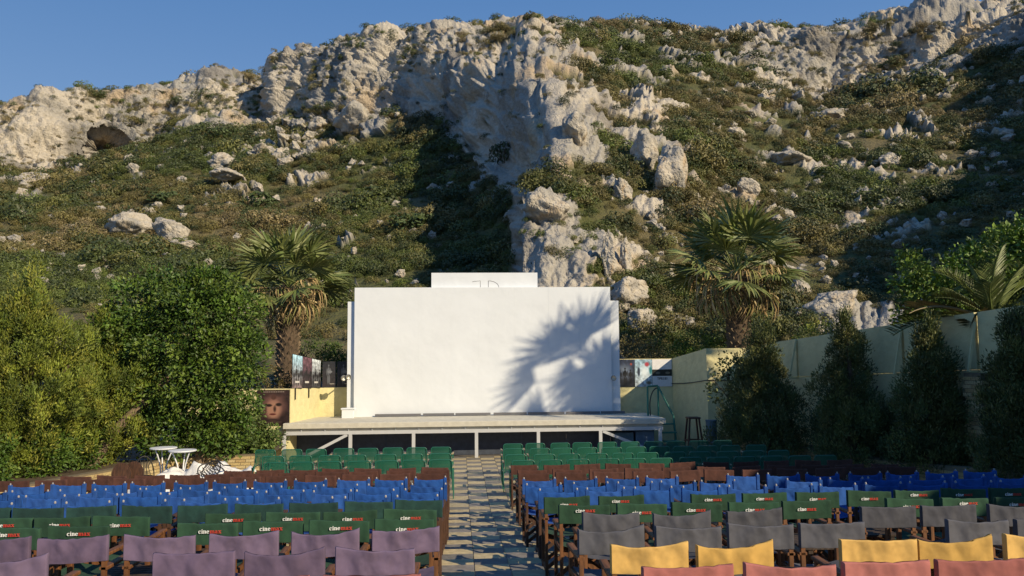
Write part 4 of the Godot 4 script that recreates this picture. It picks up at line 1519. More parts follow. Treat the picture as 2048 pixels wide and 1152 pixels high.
func row_px(kind: String, z: float, spans: Array, row_say: String, side: String) -> void:
	var n := 0
	for s in spans:
		var x := at_z((s[0] + s[1]) * 0.5, 720 + 2.0 * F / z * 0.5, z).x
		chair(kind, x, z, "%s, %s from the aisle, %s, %s block" % [KINDS[kind][3], ORD[n], row_say, side], "%ss of the %s block" % [KINDS[kind][3], side])
		n += 1

func row_x(kind: String, z: float, x0: float, pitch: float, count: int, row_say: String, side: String, skip := []) -> void:
	var sgn := -1.0 if side == "left" else 1.0
	var n := 0
	for i in count:
		if i in skip:
			continue
		chair(kind, x0 + sgn * pitch * i + rng.randf_range(-0.03, 0.03), z, "%s, %s from the aisle, %s, %s block" % [KINDS[kind][3], ORD[n], row_say, side], "%ss of the %s block" % [KINDS[kind][3], side])
		n += 1

func build_chairs() -> void:
	make_chair_meshes()
	# left block, nearest row first; rows are named by counting from the stage
	row_px("pink", 4.42, [[645, 845], [424, 614]], "bottom edge row", "left")
	row_px("purple", 5.42, [[671, 832], [490, 655], [308, 478], [-65, 105]], "nearer purple row", "left")
	row_px("purple", 6.3, [[742, 881], [580, 722], [419, 560], [250, 398], [81, 225], [-75, 70]], "farther purple row", "left")
	row_px("cinema", 6.98, [[750, 868], [622, 738], [488, 606], [358, 478], [103, 224], [-35, 85]], "nearer lettered row", "left")
	row_px("cinema", 7.72, [[770, 870], [650, 752], [535, 640], [416, 520], [197, 302], [78, 183], [-42, 65]], "farther lettered row", "left")
	row_x("plain", 8.65, -0.44, 0.555, 11, "single plain green row", "left")
	row_x("blue", 9.25, -0.475, 0.60, 10, "fourth blue row from stage", "left")
	row_x("blue", 10.2, -0.48, 0.565, 12, "third blue row from stage", "left")
	row_x("blue", 11.1, -0.465, 0.576, 13, "second blue row from stage", "left")
	row_x("blue", 12.5, -0.456, 0.60, 12, "first blue row from stage", "left")
	row_x("brown", 13.4, -0.50, 0.60, 12, "third brown row from stage", "left")
	row_x("brown", 14.3, -0.46, 0.61, 11, "second brown row from stage", "left")
	row_x("brown", 15.2, -0.50, 0.60, 7, "first brown row from stage", "left")
	row_x("metal", 16.7, -0.42, 0.555, 7, "third tube row from stage", "left")
	row_x("metal", 17.8, -0.46, 0.60, 7, "second tube row from stage", "left")
	row_x("metal", 19.1, -0.45, 0.575, 8, "first tube row from stage", "left")
	# right block
	row_px("pink", 4.45, [[1283, 1465], [1487, 1665], [1679, 1855], [1867, 2043]], "bottom edge row", "right")
	row_px("yellow", 5.27, [[1222, 1375], [1389, 1541], [1673, 1823], [1832, 1973], [2005, 2150]], "single yellow row", "right")
	row_px("grey", 6.15, [[1153, 1288], [1307, 1436], [1451, 1584], [1594, 1723], [1884, 2009], [2022, 2150]], "nearer grey row", "right")
	row_px("grey", 7.12, [[1162, 1279], [1303, 1416], [1449, 1561], [1720, 1825], [1842, 1948], [1969, 2075]], "farther grey row", "right")
	row_px("cinema", 7.8, [[1117, 1217], [1234, 1330], [1341, 1440], [1454, 1550], [1562, 1657], [1768, 1859], [1875, 1965], [1985, 2075]], "nearer lettered row", "right")
	row_px("cinema", 8.75, [[1088, 1176], [1196, 1284], [1379, 1466], [1481, 1566], [1586, 1670], [1689, 1772], [1783, 1868], [1880, 1963], [1975, 2055]], "farther lettered row", "right")
	row_x("blue", 9.75, 1.145, 0.58, 11, "third blue row from stage", "right")
	row_x("blue", 10.7, 1.11, 0.58, 12, "second blue row from stage", "right", [5])
	row_x("blue", 11.8, 1.15, 0.605, 12, "first blue row from stage", "right", [4])
	row_x("brown", 12.9, 1.15, 0.605, 11, "third brown row from stage", "right")
	row_x("brown", 13.8, 1.20, 0.62, 11, "second brown row from stage", "right")
	row_x("brown", 15.3, 1.155, 0.616, 11, "first brown row from stage", "right")
	row_x("metal", 16.4, 1.25, 0.57, 12, "fourth tube row from stage", "right")
	row_x("metal", 17.35, 1.19, 0.57, 11, "third tube row from stage", "right")
	row_x("metal", 18.5, 1.21, 0.56, 11, "second tube row from stage", "right")
	row_x("metal", 19.6, 1.22, 0.575, 10, "first tube row from stage", "right")

func slat_table(px: float, z: float, label: String, w := 0.56) -> void:
	var x := at_z(px, 950, z).x
	var o := thing("slat_table", label, "table", Vector3(x, floor_y(z), -z), rng.randf_range(-0.1, 0.1), "wooden tables between the chairs")
	var n := 9
	for i in n:
		var b := MB.new()
		b.cbox(Vector3(0, 0.52, -w * 0.5 + w * (i + 0.5) / n), Vector3(w, 0.02, w / n - 0.012), 0.003)
		part("slat", b.mesh(mats.wood_table), o)
	for s in [-1, 1]:
		var b := MB.new()
		b.box(Vector3(s * w * 0.38, 0.49, 0), Vector3(0.04, 0.035, w * 0.94))
		part("rail", b.mesh(mats.wood_table), o)
		for t in [-1, 1]:
			b = MB.new()
			b.bar(Vector3(s * w * 0.42, 0, t * w * 0.4), Vector3(s * w * 0.36, 0.475, -t * w * 0.3), 0.035, 0.025)
			part("leg", b.mesh(mats.wood), o)

func build_tables() -> void:
	slat_table(365, 7.2, "dark slatted table in the gap of the left farther lettered row", 0.6)
	slat_table(292, 6.5, "dark slatted table in the gap of the left nearer lettered row", 0.6)
	slat_table(205, 5.35, "dark slatted table between the purple chairs", 0.62)
	slat_table(1607, 5.62, "dark slatted table in the gap between the yellow chairs", 0.56)
	slat_table(1800, 6.45, "dark slatted table in the gap of the nearer grey row", 0.6)
	slat_table(1640, 7.3, "dark slatted table in the gap of the farther grey row", 0.6)
	slat_table(1712, 7.95, "dark slatted table behind the right nearer lettered row's gap", 0.56)
	slat_table(1333, 8.85, "dark slatted table between lettered chairs near the aisle, right block", 0.56)

# ---------------------------------------------------------------- clutter on the left
func build_clutter() -> void:
	for i in 2:
		var z: float = [17.6, 17.0][i]
		var p := at_z([327, 365][i], [895, 900][i], z)
		var o := thing("bistro_table", ["white round metal table, left of the two by the planter", "white round metal table, right of the two by the planter"][i], "table", Vector3(p.x, 0, -z))
		var b := MB.new()
		var h := p.y
		b.lathe(Vector3.ZERO, [[0.0, h - 0.03], [0.26, h - 0.03], [0.275, h - 0.015], [0.27, h], [0.0, h + 0.004]], 24)
		part("top", b.mesh(mats.white_paint), o)
		for k in 3:
			var a := TAU * k / 3 + 0.5 * i
			var d := Vector3(cos(a), 0, sin(a))
			var pts := PackedVector3Array()
			for s in 9:
				var t := s / 8.0
				pts.append(d * (0.20 - 0.15 * sin(PI * t) + 0.08 * t * t * t) + Vector3(0, (h - 0.03) * (1.0 - t), 0))
			b = MB.new()
			b.tube(pts, 0.014, 6)
			part("leg", b.mesh(mats.white_paint), o)
		b = MB.new()
		var ring := PackedVector3Array()
		for k in 17:
			ring.append(Vector3(cos(TAU * k / 16) * 0.09, h * 0.45, sin(TAU * k / 16) * 0.09))
		b.tube(ring, 0.009, 5)
		part("ring", b.mesh(mats.white_paint), o)
	# heaped white tarpaulins
	var tp := [[405, 16.9, 2.3, 0.80, 1.0, "crumpled white tarpaulin heap behind the white tables"], [330, 16.4, 1.8, 0.52, 0.8, "lower white tarpaulin in front of the white tables"], [472, 16.4, 1.2, 0.66, 0.7, "white tarpaulin end beside the folded green chairs"]]
	for i in 3:
		var t: Array = tp[i]
		var p := at_z(t[0], 930, t[1])
		var f := nz(1.0, 300 + i, FastNoiseLite.TYPE_SIMPLEX_SMOOTH, 3)
		var pts := PackedVector3Array()
		for j in 25:
			for k in 41:
				var x := lerpf(-1, 1, k / 40.0)
				var z := lerpf(-1, 1, j / 24.0)
				var dome := maxf(0.0, 1.0 - pow(absf(x), 2.4) - pow(absf(z), 2.4))
				var y: float = t[3] * pow(dome, 0.4) * (0.85 + 0.38 * f.get_noise_2d(x * t[2], z * t[4]) - 0.10 * absf(f.get_noise_2d(x * 3.0 + 7.0, z * 3.0)))
				pts.append(Vector3(x * t[2] * 0.62, maxf(y, 0.004), z * t[4] * 0.6))
		var o := part(numbered("tarpaulin"), grid_mesh(pts, 41, 25, mats.tarp), self, Transform3D(Basis(Vector3.UP, 0.1 * i), Vector3(p.x, 0.0, -t[1])))
		tag(o, t[5], "tarpaulin")
	# wrought iron chairs
	for i in 2:
		var z: float = [17.4, 16.3][i]
		var p := at_z([285, 452][i], 930, z)
		var o := thing("iron_chair", ["black wrought iron chair left of the white tables", "black wrought iron chair lying on the tarpaulin"][i], "chair", Vector3(p.x, 0, -z), 0.5 + i)
		if i == 1:
			o.rotation = Vector3(0.5, 0.7, 0.9)
			o.position.y = 0.5
		for s in [-1, 1]:
			for t in [-1, 1]:
				var b := MB.new()
				b.tube(PackedVector3Array([Vector3(s * 0.24, 0, t * 0.22), Vector3(s * 0.17, 0.2, t * 0.17), Vector3(s * 0.19, 0.45, t * 0.19)]), 0.012, 5)
				part("leg", b.mesh(mats.dark_iron), o)
		var b := MB.new()
		var rim := PackedVector3Array()
		for k in 17:
			rim.append(Vector3(0.21 * cos(TAU * k / 16), 0.455, 0.21 * sin(TAU * k / 16)))
		b.tube(rim, 0.012, 5)
		part("seat_rim", b.mesh(mats.dark_iron), o)
		for k in 7:
			b = MB.new()
			var x := -0.165 + 0.055 * k
			var e := sqrt(0.0441 - x * x)
			b.bar(Vector3(x, 0.455, -e), Vector3(x, 0.455, e), 0.014, 0.008, Vector3.UP)
			part("seat_bar", b.mesh(mats.dark_iron), o)
		b = MB.new()
		var arc := PackedVector3Array()
		for k in 13:
			var a := PI * k / 12
			arc.append(Vector3(0.2 * cos(a), 0.45 + 0.45 * sin(a), 0.2))
		b.tube(arc, 0.012, 5)
		part("back_frame", b.mesh(mats.dark_iron), o)
		for k in 5:
			b = MB.new()
			var x := -0.14 + 0.07 * k
			b.tube(PackedVector3Array([Vector3(x, 0.46, 0.2), Vector3(x * 0.6, 0.68, 0.2), Vector3(x * 1.05, 0.83, 0.2)]), 0.008, 5)
			part("back_bar", b.mesh(mats.dark_iron), o)
	# round-backed brown chairs by the planter
	for i in 2:
		var z: float = [16.6, 16.8][i]
		var p := at_z([243, 268][i], 940, z)
		var o := thing("round_back_chair", ["brown round-backed chair, left one of two at the planter", "brown round-backed chair, right one of two at the planter"][i], "chair", Vector3(p.x, 0, -z))
		var b := MB.new()
		var pts := PackedVector3Array([Vector3(-0.17, 0.45, 0.012), Vector3(0.17, 0.45, 0.012)])
		var ctr := Vector3(0, 0.6, 0)
		var th := Vector3(0, 0, 0.014)
		for k in 24:
			var q0 := ctr + Vector3(0.19 * cos(TAU * k / 24), 0.25 * sin(TAU * k / 24), 0)
			var q1 := ctr + Vector3(0.19 * cos(TAU * (k + 1) / 24), 0.25 * sin(TAU * (k + 1) / 24), 0)
			b.tri(ctr + th, q1 + th, q0 + th)
			b.tri(ctr - th, q0 - th, q1 - th)
			b.quad(q1 + th, q1 - th, q0 - th, q0 + th)
		part("back", b.mesh(mats.wood_dark), o)
		b = MB.new()
		b.cbox(Vector3(0, 0.43, -0.2), Vector3(0.40, 0.04, 0.42), 0.01)
		part("seat", b.mesh(mats.wood_dark), o)
		for s in [-1, 1]:
			for t in [0, 1]:
				b = MB.new()
				b.bar(Vector3(s * 0.18, 0, -0.38 * t), Vector3(s * 0.17, 0.46, -0.38 * t), 0.035, 0.035)
				part("leg", b.mesh(mats.wood_dark), o)
	# folded green chairs leaning in a bundle
	for i in 5:
		var z := 16.3 + 0.07 * i
		var p := at_z(505 + i * 6, 930, z)
		var o := thing("folded_chair", "folded green chair leaning in the bundle, %s from the left" % ORD[i], "chair", Vector3(p.x, 0, -z), 1.2 - 0.1 * i, "folded green chairs in a bundle")
		o.rotation.z = -0.25 + 0.1 * i
		for s in [-1, 1]:
			var b := MB.new()
			b.tube(PackedVector3Array([Vector3(s * 0.2, 0, 0), Vector3(s * 0.2, 0.78, 0.05)]), 0.012, 6)
			part("tube", b.mesh(mats.metal_green), o)
			b = MB.new()
			b.cbox(Vector3(s * 0.2, 0.5, 0.06), Vector3(0.03, 0.3, 0.02), 0.004)
			part("armrest", b.mesh(mats.wood_pale if i % 2 else mats.wood), o)
		part("cloth", seat_cloth(0.38, 0.0, -0.2, 0.2, 0.03), o, Transform3D(Basis(Vector3.RIGHT, PI / 2), Vector3(0, 0.45, 0.03))).material_override = mats.cloth_cinema

# ---------------------------------------------------------------- plants
func crown_mesh(sd: int, clumps: Array, subs: int, sub_r: float, per: int, ll: float, lw: float, pal: Array, upright: float, m: Material) -> ArrayMesh:
	var r := RandomNumberGenerator.new()
	r.seed = sd
	var b := MB.new()
	b.use_c = true
	var tot := 0.0
	for c in clumps:
		tot += c[1].x * c[1].y + c[1].y * c[1].z
	for s in subs:
		var pick := r.randf() * tot
		var cl: Array = clumps[0]
		for c in clumps:
			pick -= c[1].x * c[1].y + c[1].y * c[1].z
			if pick <= 0.0:
				cl = c
				break
		var dir := Vector3(r.randfn(), r.randfn(), r.randfn()).normalized()
		var ctr: Vector3 = cl[0] + dir * cl[1] * pow(r.randf(), 0.22) * r.randf_range(0.80, 1.14)
		var sr := sub_r * r.randf_range(0.6, 1.35)
		var tone := r.randf_range(0.62, 1.4)
		var base: Color = pal[r.randi() % pal.size()]
		for i in per:
			var d2 := Vector3(r.randfn(), r.randfn(), r.randfn()).normalized()
			var p := ctr + d2 * sr * pow(r.randf(), 0.45) * Vector3(1.0 - 0.4 * upright, 1.0 + 0.5 * upright, 1.0 - 0.4 * upright)
			var axis := (d2 * 0.6 + dir * 0.5 + Vector3(r.randfn(), r.randfn(), r.randfn()) * 0.5 + Vector3(0, upright * 2.0, 0)).normalized()
			var side := axis.cross(Vector3(r.randfn(), r.randfn(), r.randfn())).normalized()
			var s2 := r.randf_range(0.65, 1.25)
			var l := axis * ll * s2
			var w := side * lw * s2 * 0.5
			var k := tone * r.randf_range(0.8, 1.2)
			b.col = Color(base.r * k, base.g * k, base.b * k)
			var fold := axis.cross(side) * lw * 0.18
			b.tri(p, p + l * 0.45 + w + fold, p + l)
			b.tri(p, p + l, p + l * 0.45 - w + fold)
	return b.mesh(m)

func tree(called: String, label: String, cat: String, at: Vector3, trunk: Array, crown: ArrayMesh, bark: Material, grp := "") -> Node3D:
	var o := thing(called, label, cat, at, 0.0, grp)
	var first := true
	for t in trunk:        # [[points], [radii]]
		var b := MB.new()
		b.tube(PackedVector3Array(t[0]), t[1], 8)
		part("trunk" if first else "limb", b.mesh(bark), o)
		first = false
	part("crown", crown, o)
	return o

func conifer(sd: int, label: String, at: Vector3, h: float, w: float, subs: int, pal: Array, top_thin := 0.75, cone := false) -> void:
	var clumps := []
	var n := 9
	for i in n:
		var t := float(i) / (n - 1)
		var rad := w * 0.5 * (sin(PI * (0.16 + 0.80 * pow(t, 0.85)))) * (1.0 if t < 0.6 else lerpf(1.0, top_thin, (t - 0.6) / 0.4))
		if cone:
			rad = w * 0.5 * lerpf(1.0, 0.2, pow(t, 1.35)) * rng.randf_range(0.85, 1.12)
		clumps.append([Vector3(rng.randf_range(-0.12, 0.12) * w * (1.0 - 0.7 * t), h * (0.08 + 0.84 * t), rng.randf_range(-0.12, 0.12) * w), Vector3(rad, h * 0.11, rad)])
	var m := crown_mesh(sd, clumps, subs, 0.19, 85, 0.080, 0.026, pal, 0.55, mats.leaf)
	tree("conifer", label, "tree", at, [[[Vector3(0, -0.1, 0), Vector3(0.05, h * 0.5, 0), Vector3(0, h * 0.9, 0)], [0.11, 0.07, 0.02]], [[Vector3(0.02, h * 0.25, 0), Vector3(0.3 * w, h * 0.5, 0.1)], [0.05, 0.02]]], m, mats.bark, "conifers by the walls")

func fan_mesh(sd: int, rad: float, dead: bool, pal: Array, n := 30, spread := 118.0, joined := 0.6, stalk := 1.15) -> ArrayMesh:
	# one fan leaf: stalk along +z from the origin, blade at its end
	var r := RandomNumberGenerator.new()
	r.seed = sd
	var b := MB.new()
	b.use_c = true
	var st := rad * (stalk if not dead else 0.85)
	b.col = pal[0]
	b.tube(PackedVector3Array([Vector3(0, 0, 0), Vector3(0, 0.02, st * 0.5), Vector3(0, -0.02, st)]), [0.03, 0.02, 0.014], 5)
	for i in n:
		var a := deg_to_rad(lerpf(-spread, spread, (i + 0.5) / n))
		var hw := deg_to_rad(2.0 * spread / n) * 0.5
		var len := rad * (1.0 - 0.25 * pow(absf(a) / 2.06, 2.0)) * r.randf_range(0.8, 1.1)
		var fold := 0.05 * (1.0 if i % 2 else -1.0)
		var c: Color = pal[r.randi() % pal.size()]
		var k := r.randf_range(0.8, 1.2)
		b.col = Color(c.r * k, c.g * k, c.b * k)
		var droop := rad * (r.randf_range(0.10, 0.28) if not dead else r.randf_range(0.35, 0.8))
		var prev_l := Vector3(0, 0, st)
		var prev_r := Vector3(0, 0, st)
		var twist := r.randf_range(-0.06, 0.06) * (3.0 if dead else 1.0)
		for s in 4:
			var t: float = [0.3, joined, joined * 0.45 + 0.55, 1.0][s]
			var wd: float = [1.0, 1.0, 0.5, 0.06][s] * (0.55 if dead else 1.0)
			var dist := len * t
			var half: float = dist * tan(hw) if s < 2 else len * joined * tan(hw)
			half *= wd
			var dir := Vector3(sin(a + twist * t), 0, cos(a + twist * t))
			var sd2 := Vector3(cos(a), 0, -sin(a))
			var y: float = -droop * pow(t, 2.4) + 0.06 * rad * (1.0 - absf(a)) * t * (0.0 if dead else 1.0)
			var shrink := 1.0 - (0.45 * t * t if dead else 0.08 * t * t)
			var ctr := Vector3(0, y, st) + dir * dist * shrink
			var up := Vector3(0, fold * rad * 0.5 * (1.0 - t), 0)
			var l := ctr - sd2 * half - up
			var q := ctr + sd2 * half + up
			b.quad(prev_l, prev_r, q, l)
			prev_l = l
			prev_r = q
	return b.mesh(mats.dry if dead else mats.leaf_gloss)

var FANS := {}

func fan_palm(label: String, at: Vector3, h: float, rad: float, trunk_r: float, seedn: int, stub: bool) -> Node3D:
	if FANS.is_empty():
		FANS["green"] = []
		FANS["dead"] = []
		for i in 4:
			FANS.green.append(fan_mesh(900 + i, 1.0, false, [Color(0.135, 0.165, 0.048), Color(0.105, 0.142, 0.040), Color(0.165, 0.185, 0.062)]))
			FANS.dead.append(fan_mesh(950 + i, 1.0, true, [Color(0.40, 0.29, 0.14), Color(0.28, 0.19, 0.09), Color(0.46, 0.37, 0.20), Color(0.17, 0.18, 0.06), Color(0.20, 0.20, 0.07)]))
	var r := RandomNumberGenerator.new()
	r.seed = seedn
	var o := thing("fan_palm", label, "palm tree", at)
	var b := MB.new()
	b.tube(PackedVector3Array([Vector3(0, -0.3, 0), Vector3(0.02, h * 0.35, 0), Vector3(0.0, h * 0.7, 0), Vector3(0, h, 0)]), [trunk_r * 1.08, trunk_r, trunk_r * 0.96, trunk_r * 0.7], 14)
	var tr := part("trunk", b.mesh(mats.bark), o)
	if stub:      # old leaf bases, in a spiral up the trunk
		b = MB.new()
		for i in int(h * 70):
			var y := i / 70.0
			var a := i * 2.39996
			var d := Vector3(cos(a), 0, sin(a))
			var rr := trunk_r * (1.0 if y < h * 0.7 else lerpf(0.98, 0.75, (y - h * 0.7) / (h * 0.3)))
			var s := Vector3(-d.z, 0, d.x)
			var p := d * rr * 0.93 + Vector3(0.02, y, 0)
			var tip := d * (rr + r.randf_range(0.05, 0.11)) + Vector3(0.02, y + r.randf_range(0.10, 0.2), 0)
			var wd := r.randf_range(0.05, 0.09)
			b.tri(p - s * wd, tip + s * 0.015, p + s * wd)
			b.tri(p - s * wd, p + Vector3(0, 0.16, 0) - d * 0.02, tip)
			b.tri(p + s * wd, tip, p + Vector3(0, 0.16, 0) - d * 0.02)
		part("leaf_base", b.mesh(mats.bark_pale), tr).set_meta("kind", "stuff")
	var top := Vector3(0, h, 0)
	var ng := 29
	for i in ng:
		var el := deg_to_rad(lerpf(84, -14, pow(float(i) / (ng - 1), 0.9)) + r.randf_range(-6, 6))
		var az := i * 2.39996 + r.randf_range(-0.2, 0.2)
		add_frond(o, "frond", FANS.green[r.randi() % 4], top, el, az, rad * r.randf_range(0.88, 1.08), r.randf_range(-0.5, 0.5))
	for i in 21:
		var el := deg_to_rad(lerpf(8, -46, float(i) / 20) + r.randf_range(-8, 8))
		var az := i * 2.39996 + 0.8
		add_frond(o, "dead_frond", FANS.dead[r.randi() % 4], top - Vector3(0, 0.05 + 0.25 * i / 29.0, 0), el, az, rad * r.randf_range(0.78, 1.0), r.randf_range(-0.4, 0.4))
	return o

func add_frond(o: Node3D, called: String, m: Mesh, at: Vector3, el: float, az: float, scale: float, roll: float) -> void:
	var z := Vector3(cos(el) * cos(az), sin(el), cos(el) * sin(az))
	var x := Vector3.UP.cross(z)
	if x.length() < 0.05:
		x = Vector3.RIGHT
	x = x.normalized()
	var y := z.cross(x)
	var bs := Basis(x, y, z) * Basis(Vector3(0, 0, 1), roll)
	part(called, m, o, Transform3D(bs.scaled_local(Vector3(scale, scale, scale)), at))

func shade_palm() -> void:
	# the palm standing right of the frame whose shadow falls on the screen: fans set where the shadow shows them
	var hub_s := at_z(1192, 772, 25.8)
	var back := 17.5
	var hub := hub_s - SUN * back
	var o := thing("fan_palm", "tall fan palm right of the frame, casting its shadow on the screen", "palm tree", Vector3(hub.x, 0, hub.z))
	var b := MB.new()
	b.tube(PackedVector3Array([Vector3(0, -0.3, 0), Vector3(0.1, hub.y * 0.5, 0), Vector3(0, hub.y, 0)]), [0.30, 0.24, 0.22], 12)
	part("trunk", b.mesh(mats.bark), o)
	var at := Vector3(0, hub.y, 0)
	var pal := [Color(0.115, 0.150, 0.045), Color(0.085, 0.125, 0.036)]
	var wide_fan := fan_mesh(990, 1.0, false, pal, 22, 88.0, 0.5, 0.85)
	var slim_fan := fan_mesh(991, 1.0, false, pal, 17, 62.0, 0.48, 0.85)
	# shadow of blade root -> shadow of blade tip, on the screen
	var fans := [[1172, 676, 1161, 582, 0], [1120, 700, 1024, 664, 1], [1072, 764, 968, 776, 1], [1092, 826, 985, 846, 1], [1150, 745, 1085, 752, 1], [1206, 720, 1240, 640, 0], [1180, 800, 1120, 850, 1], [1216, 790, 1262, 870, 0], [1208, 742, 1300, 742, 0], [1190, 770, 1165, 880, 0], [1172, 730, 1196, 830, 0], [1205, 775, 1172, 690, 0], [1140, 800, 1210, 775, 0], [1160, 705, 1105, 640, 1]]
	for f in fans:
		var p := at_z(f[0], f[1], 25.8) - hub_s
		var q := at_z(f[2], f[3], 25.8) - hub_s
		p -= SUN * p.dot(SUN)          # onto the plane facing the sun
		q -= SUN * q.dot(SUN)
		p += SUN * rng.randf_range(-0.3, 0.3)
		q += SUN * rng.randf_range(-0.2, 0.2)
		var z := (q - p).normalized()
		var len := p.distance_to(q)
		var y := (-SUN - z * (-SUN).dot(z)).normalized()
		var x := y.cross(z)
		var sc := len / 1.0
		var bs := Basis(x, y, z).scaled_local(Vector3(sc, sc, sc))
		# the fan mesh has its blade 0.85 up the stalk
		part("frond", slim_fan if f[4] else wide_fan, o, Transform3D(bs, at + p - z * 0.85 * sc))
	for i in 12:
		add_frond(o, "dead_frond", FANS.dead[i % 4], at - Vector3(0, 0.2, 0), deg_to_rad(-50 - 2 * i), i * 2.4, 0.9, 0.0)

func feather_mesh(sd: int, len: float, pal: Array) -> ArrayMesh:
	var r := RandomNumberGenerator.new()
	r.seed = sd
	var b := MB.new()
	b.use_c = true
	var pts := PackedVector3Array()
	var n := 15
	for i in n:
		var t := float(i) / (n - 1)
		pts.append(Vector3(0, -len * 0.24 * t * t * t, len * t * (1.0 - 0.08 * t * t)))
	b.col = pal[0]
	var rad := []
	for i in n:
		rad.append(lerpf(0.022, 0.004, float(i) / n))
	b.tube(pts, rad, 5)
	for i in 44:
		var t := 0.10 + 0.9 * i / 44.0
		var k := t * (n - 1)
		var p := pts[mini(int(k), n - 2)].lerp(pts[mini(int(k) + 1, n - 1)], k - int(k))
		for s in [-1.0, 1.0]:
			var l := len * 0.26 * (0.45 + 0.75 * sin(PI * minf(t * 0.9 + 0.08, 1.0))) * r.randf_range(0.85, 1.1)
			var d := Vector3(s * 0.75, 0.32 + r.randf_range(-0.12, 0.12), 0.66).normalized()
			var w := Vector3(0, 0.25, -s * 0.0 + 0.9).normalized() * 0.0055
			var c: Color = pal[r.randi() % pal.size()]
			var q := r.randf_range(0.8, 1.2)
			b.col = Color(c.r * q, c.g * q, c.b * q)
			var tip := p + d * l - Vector3(0, l * 0.12, 0)
			b.quad(p - w * 0.5, p + d * l * 0.5 - w, tip, p + d * l * 0.5 + w)
	return b.mesh(mats.leaf_gloss)

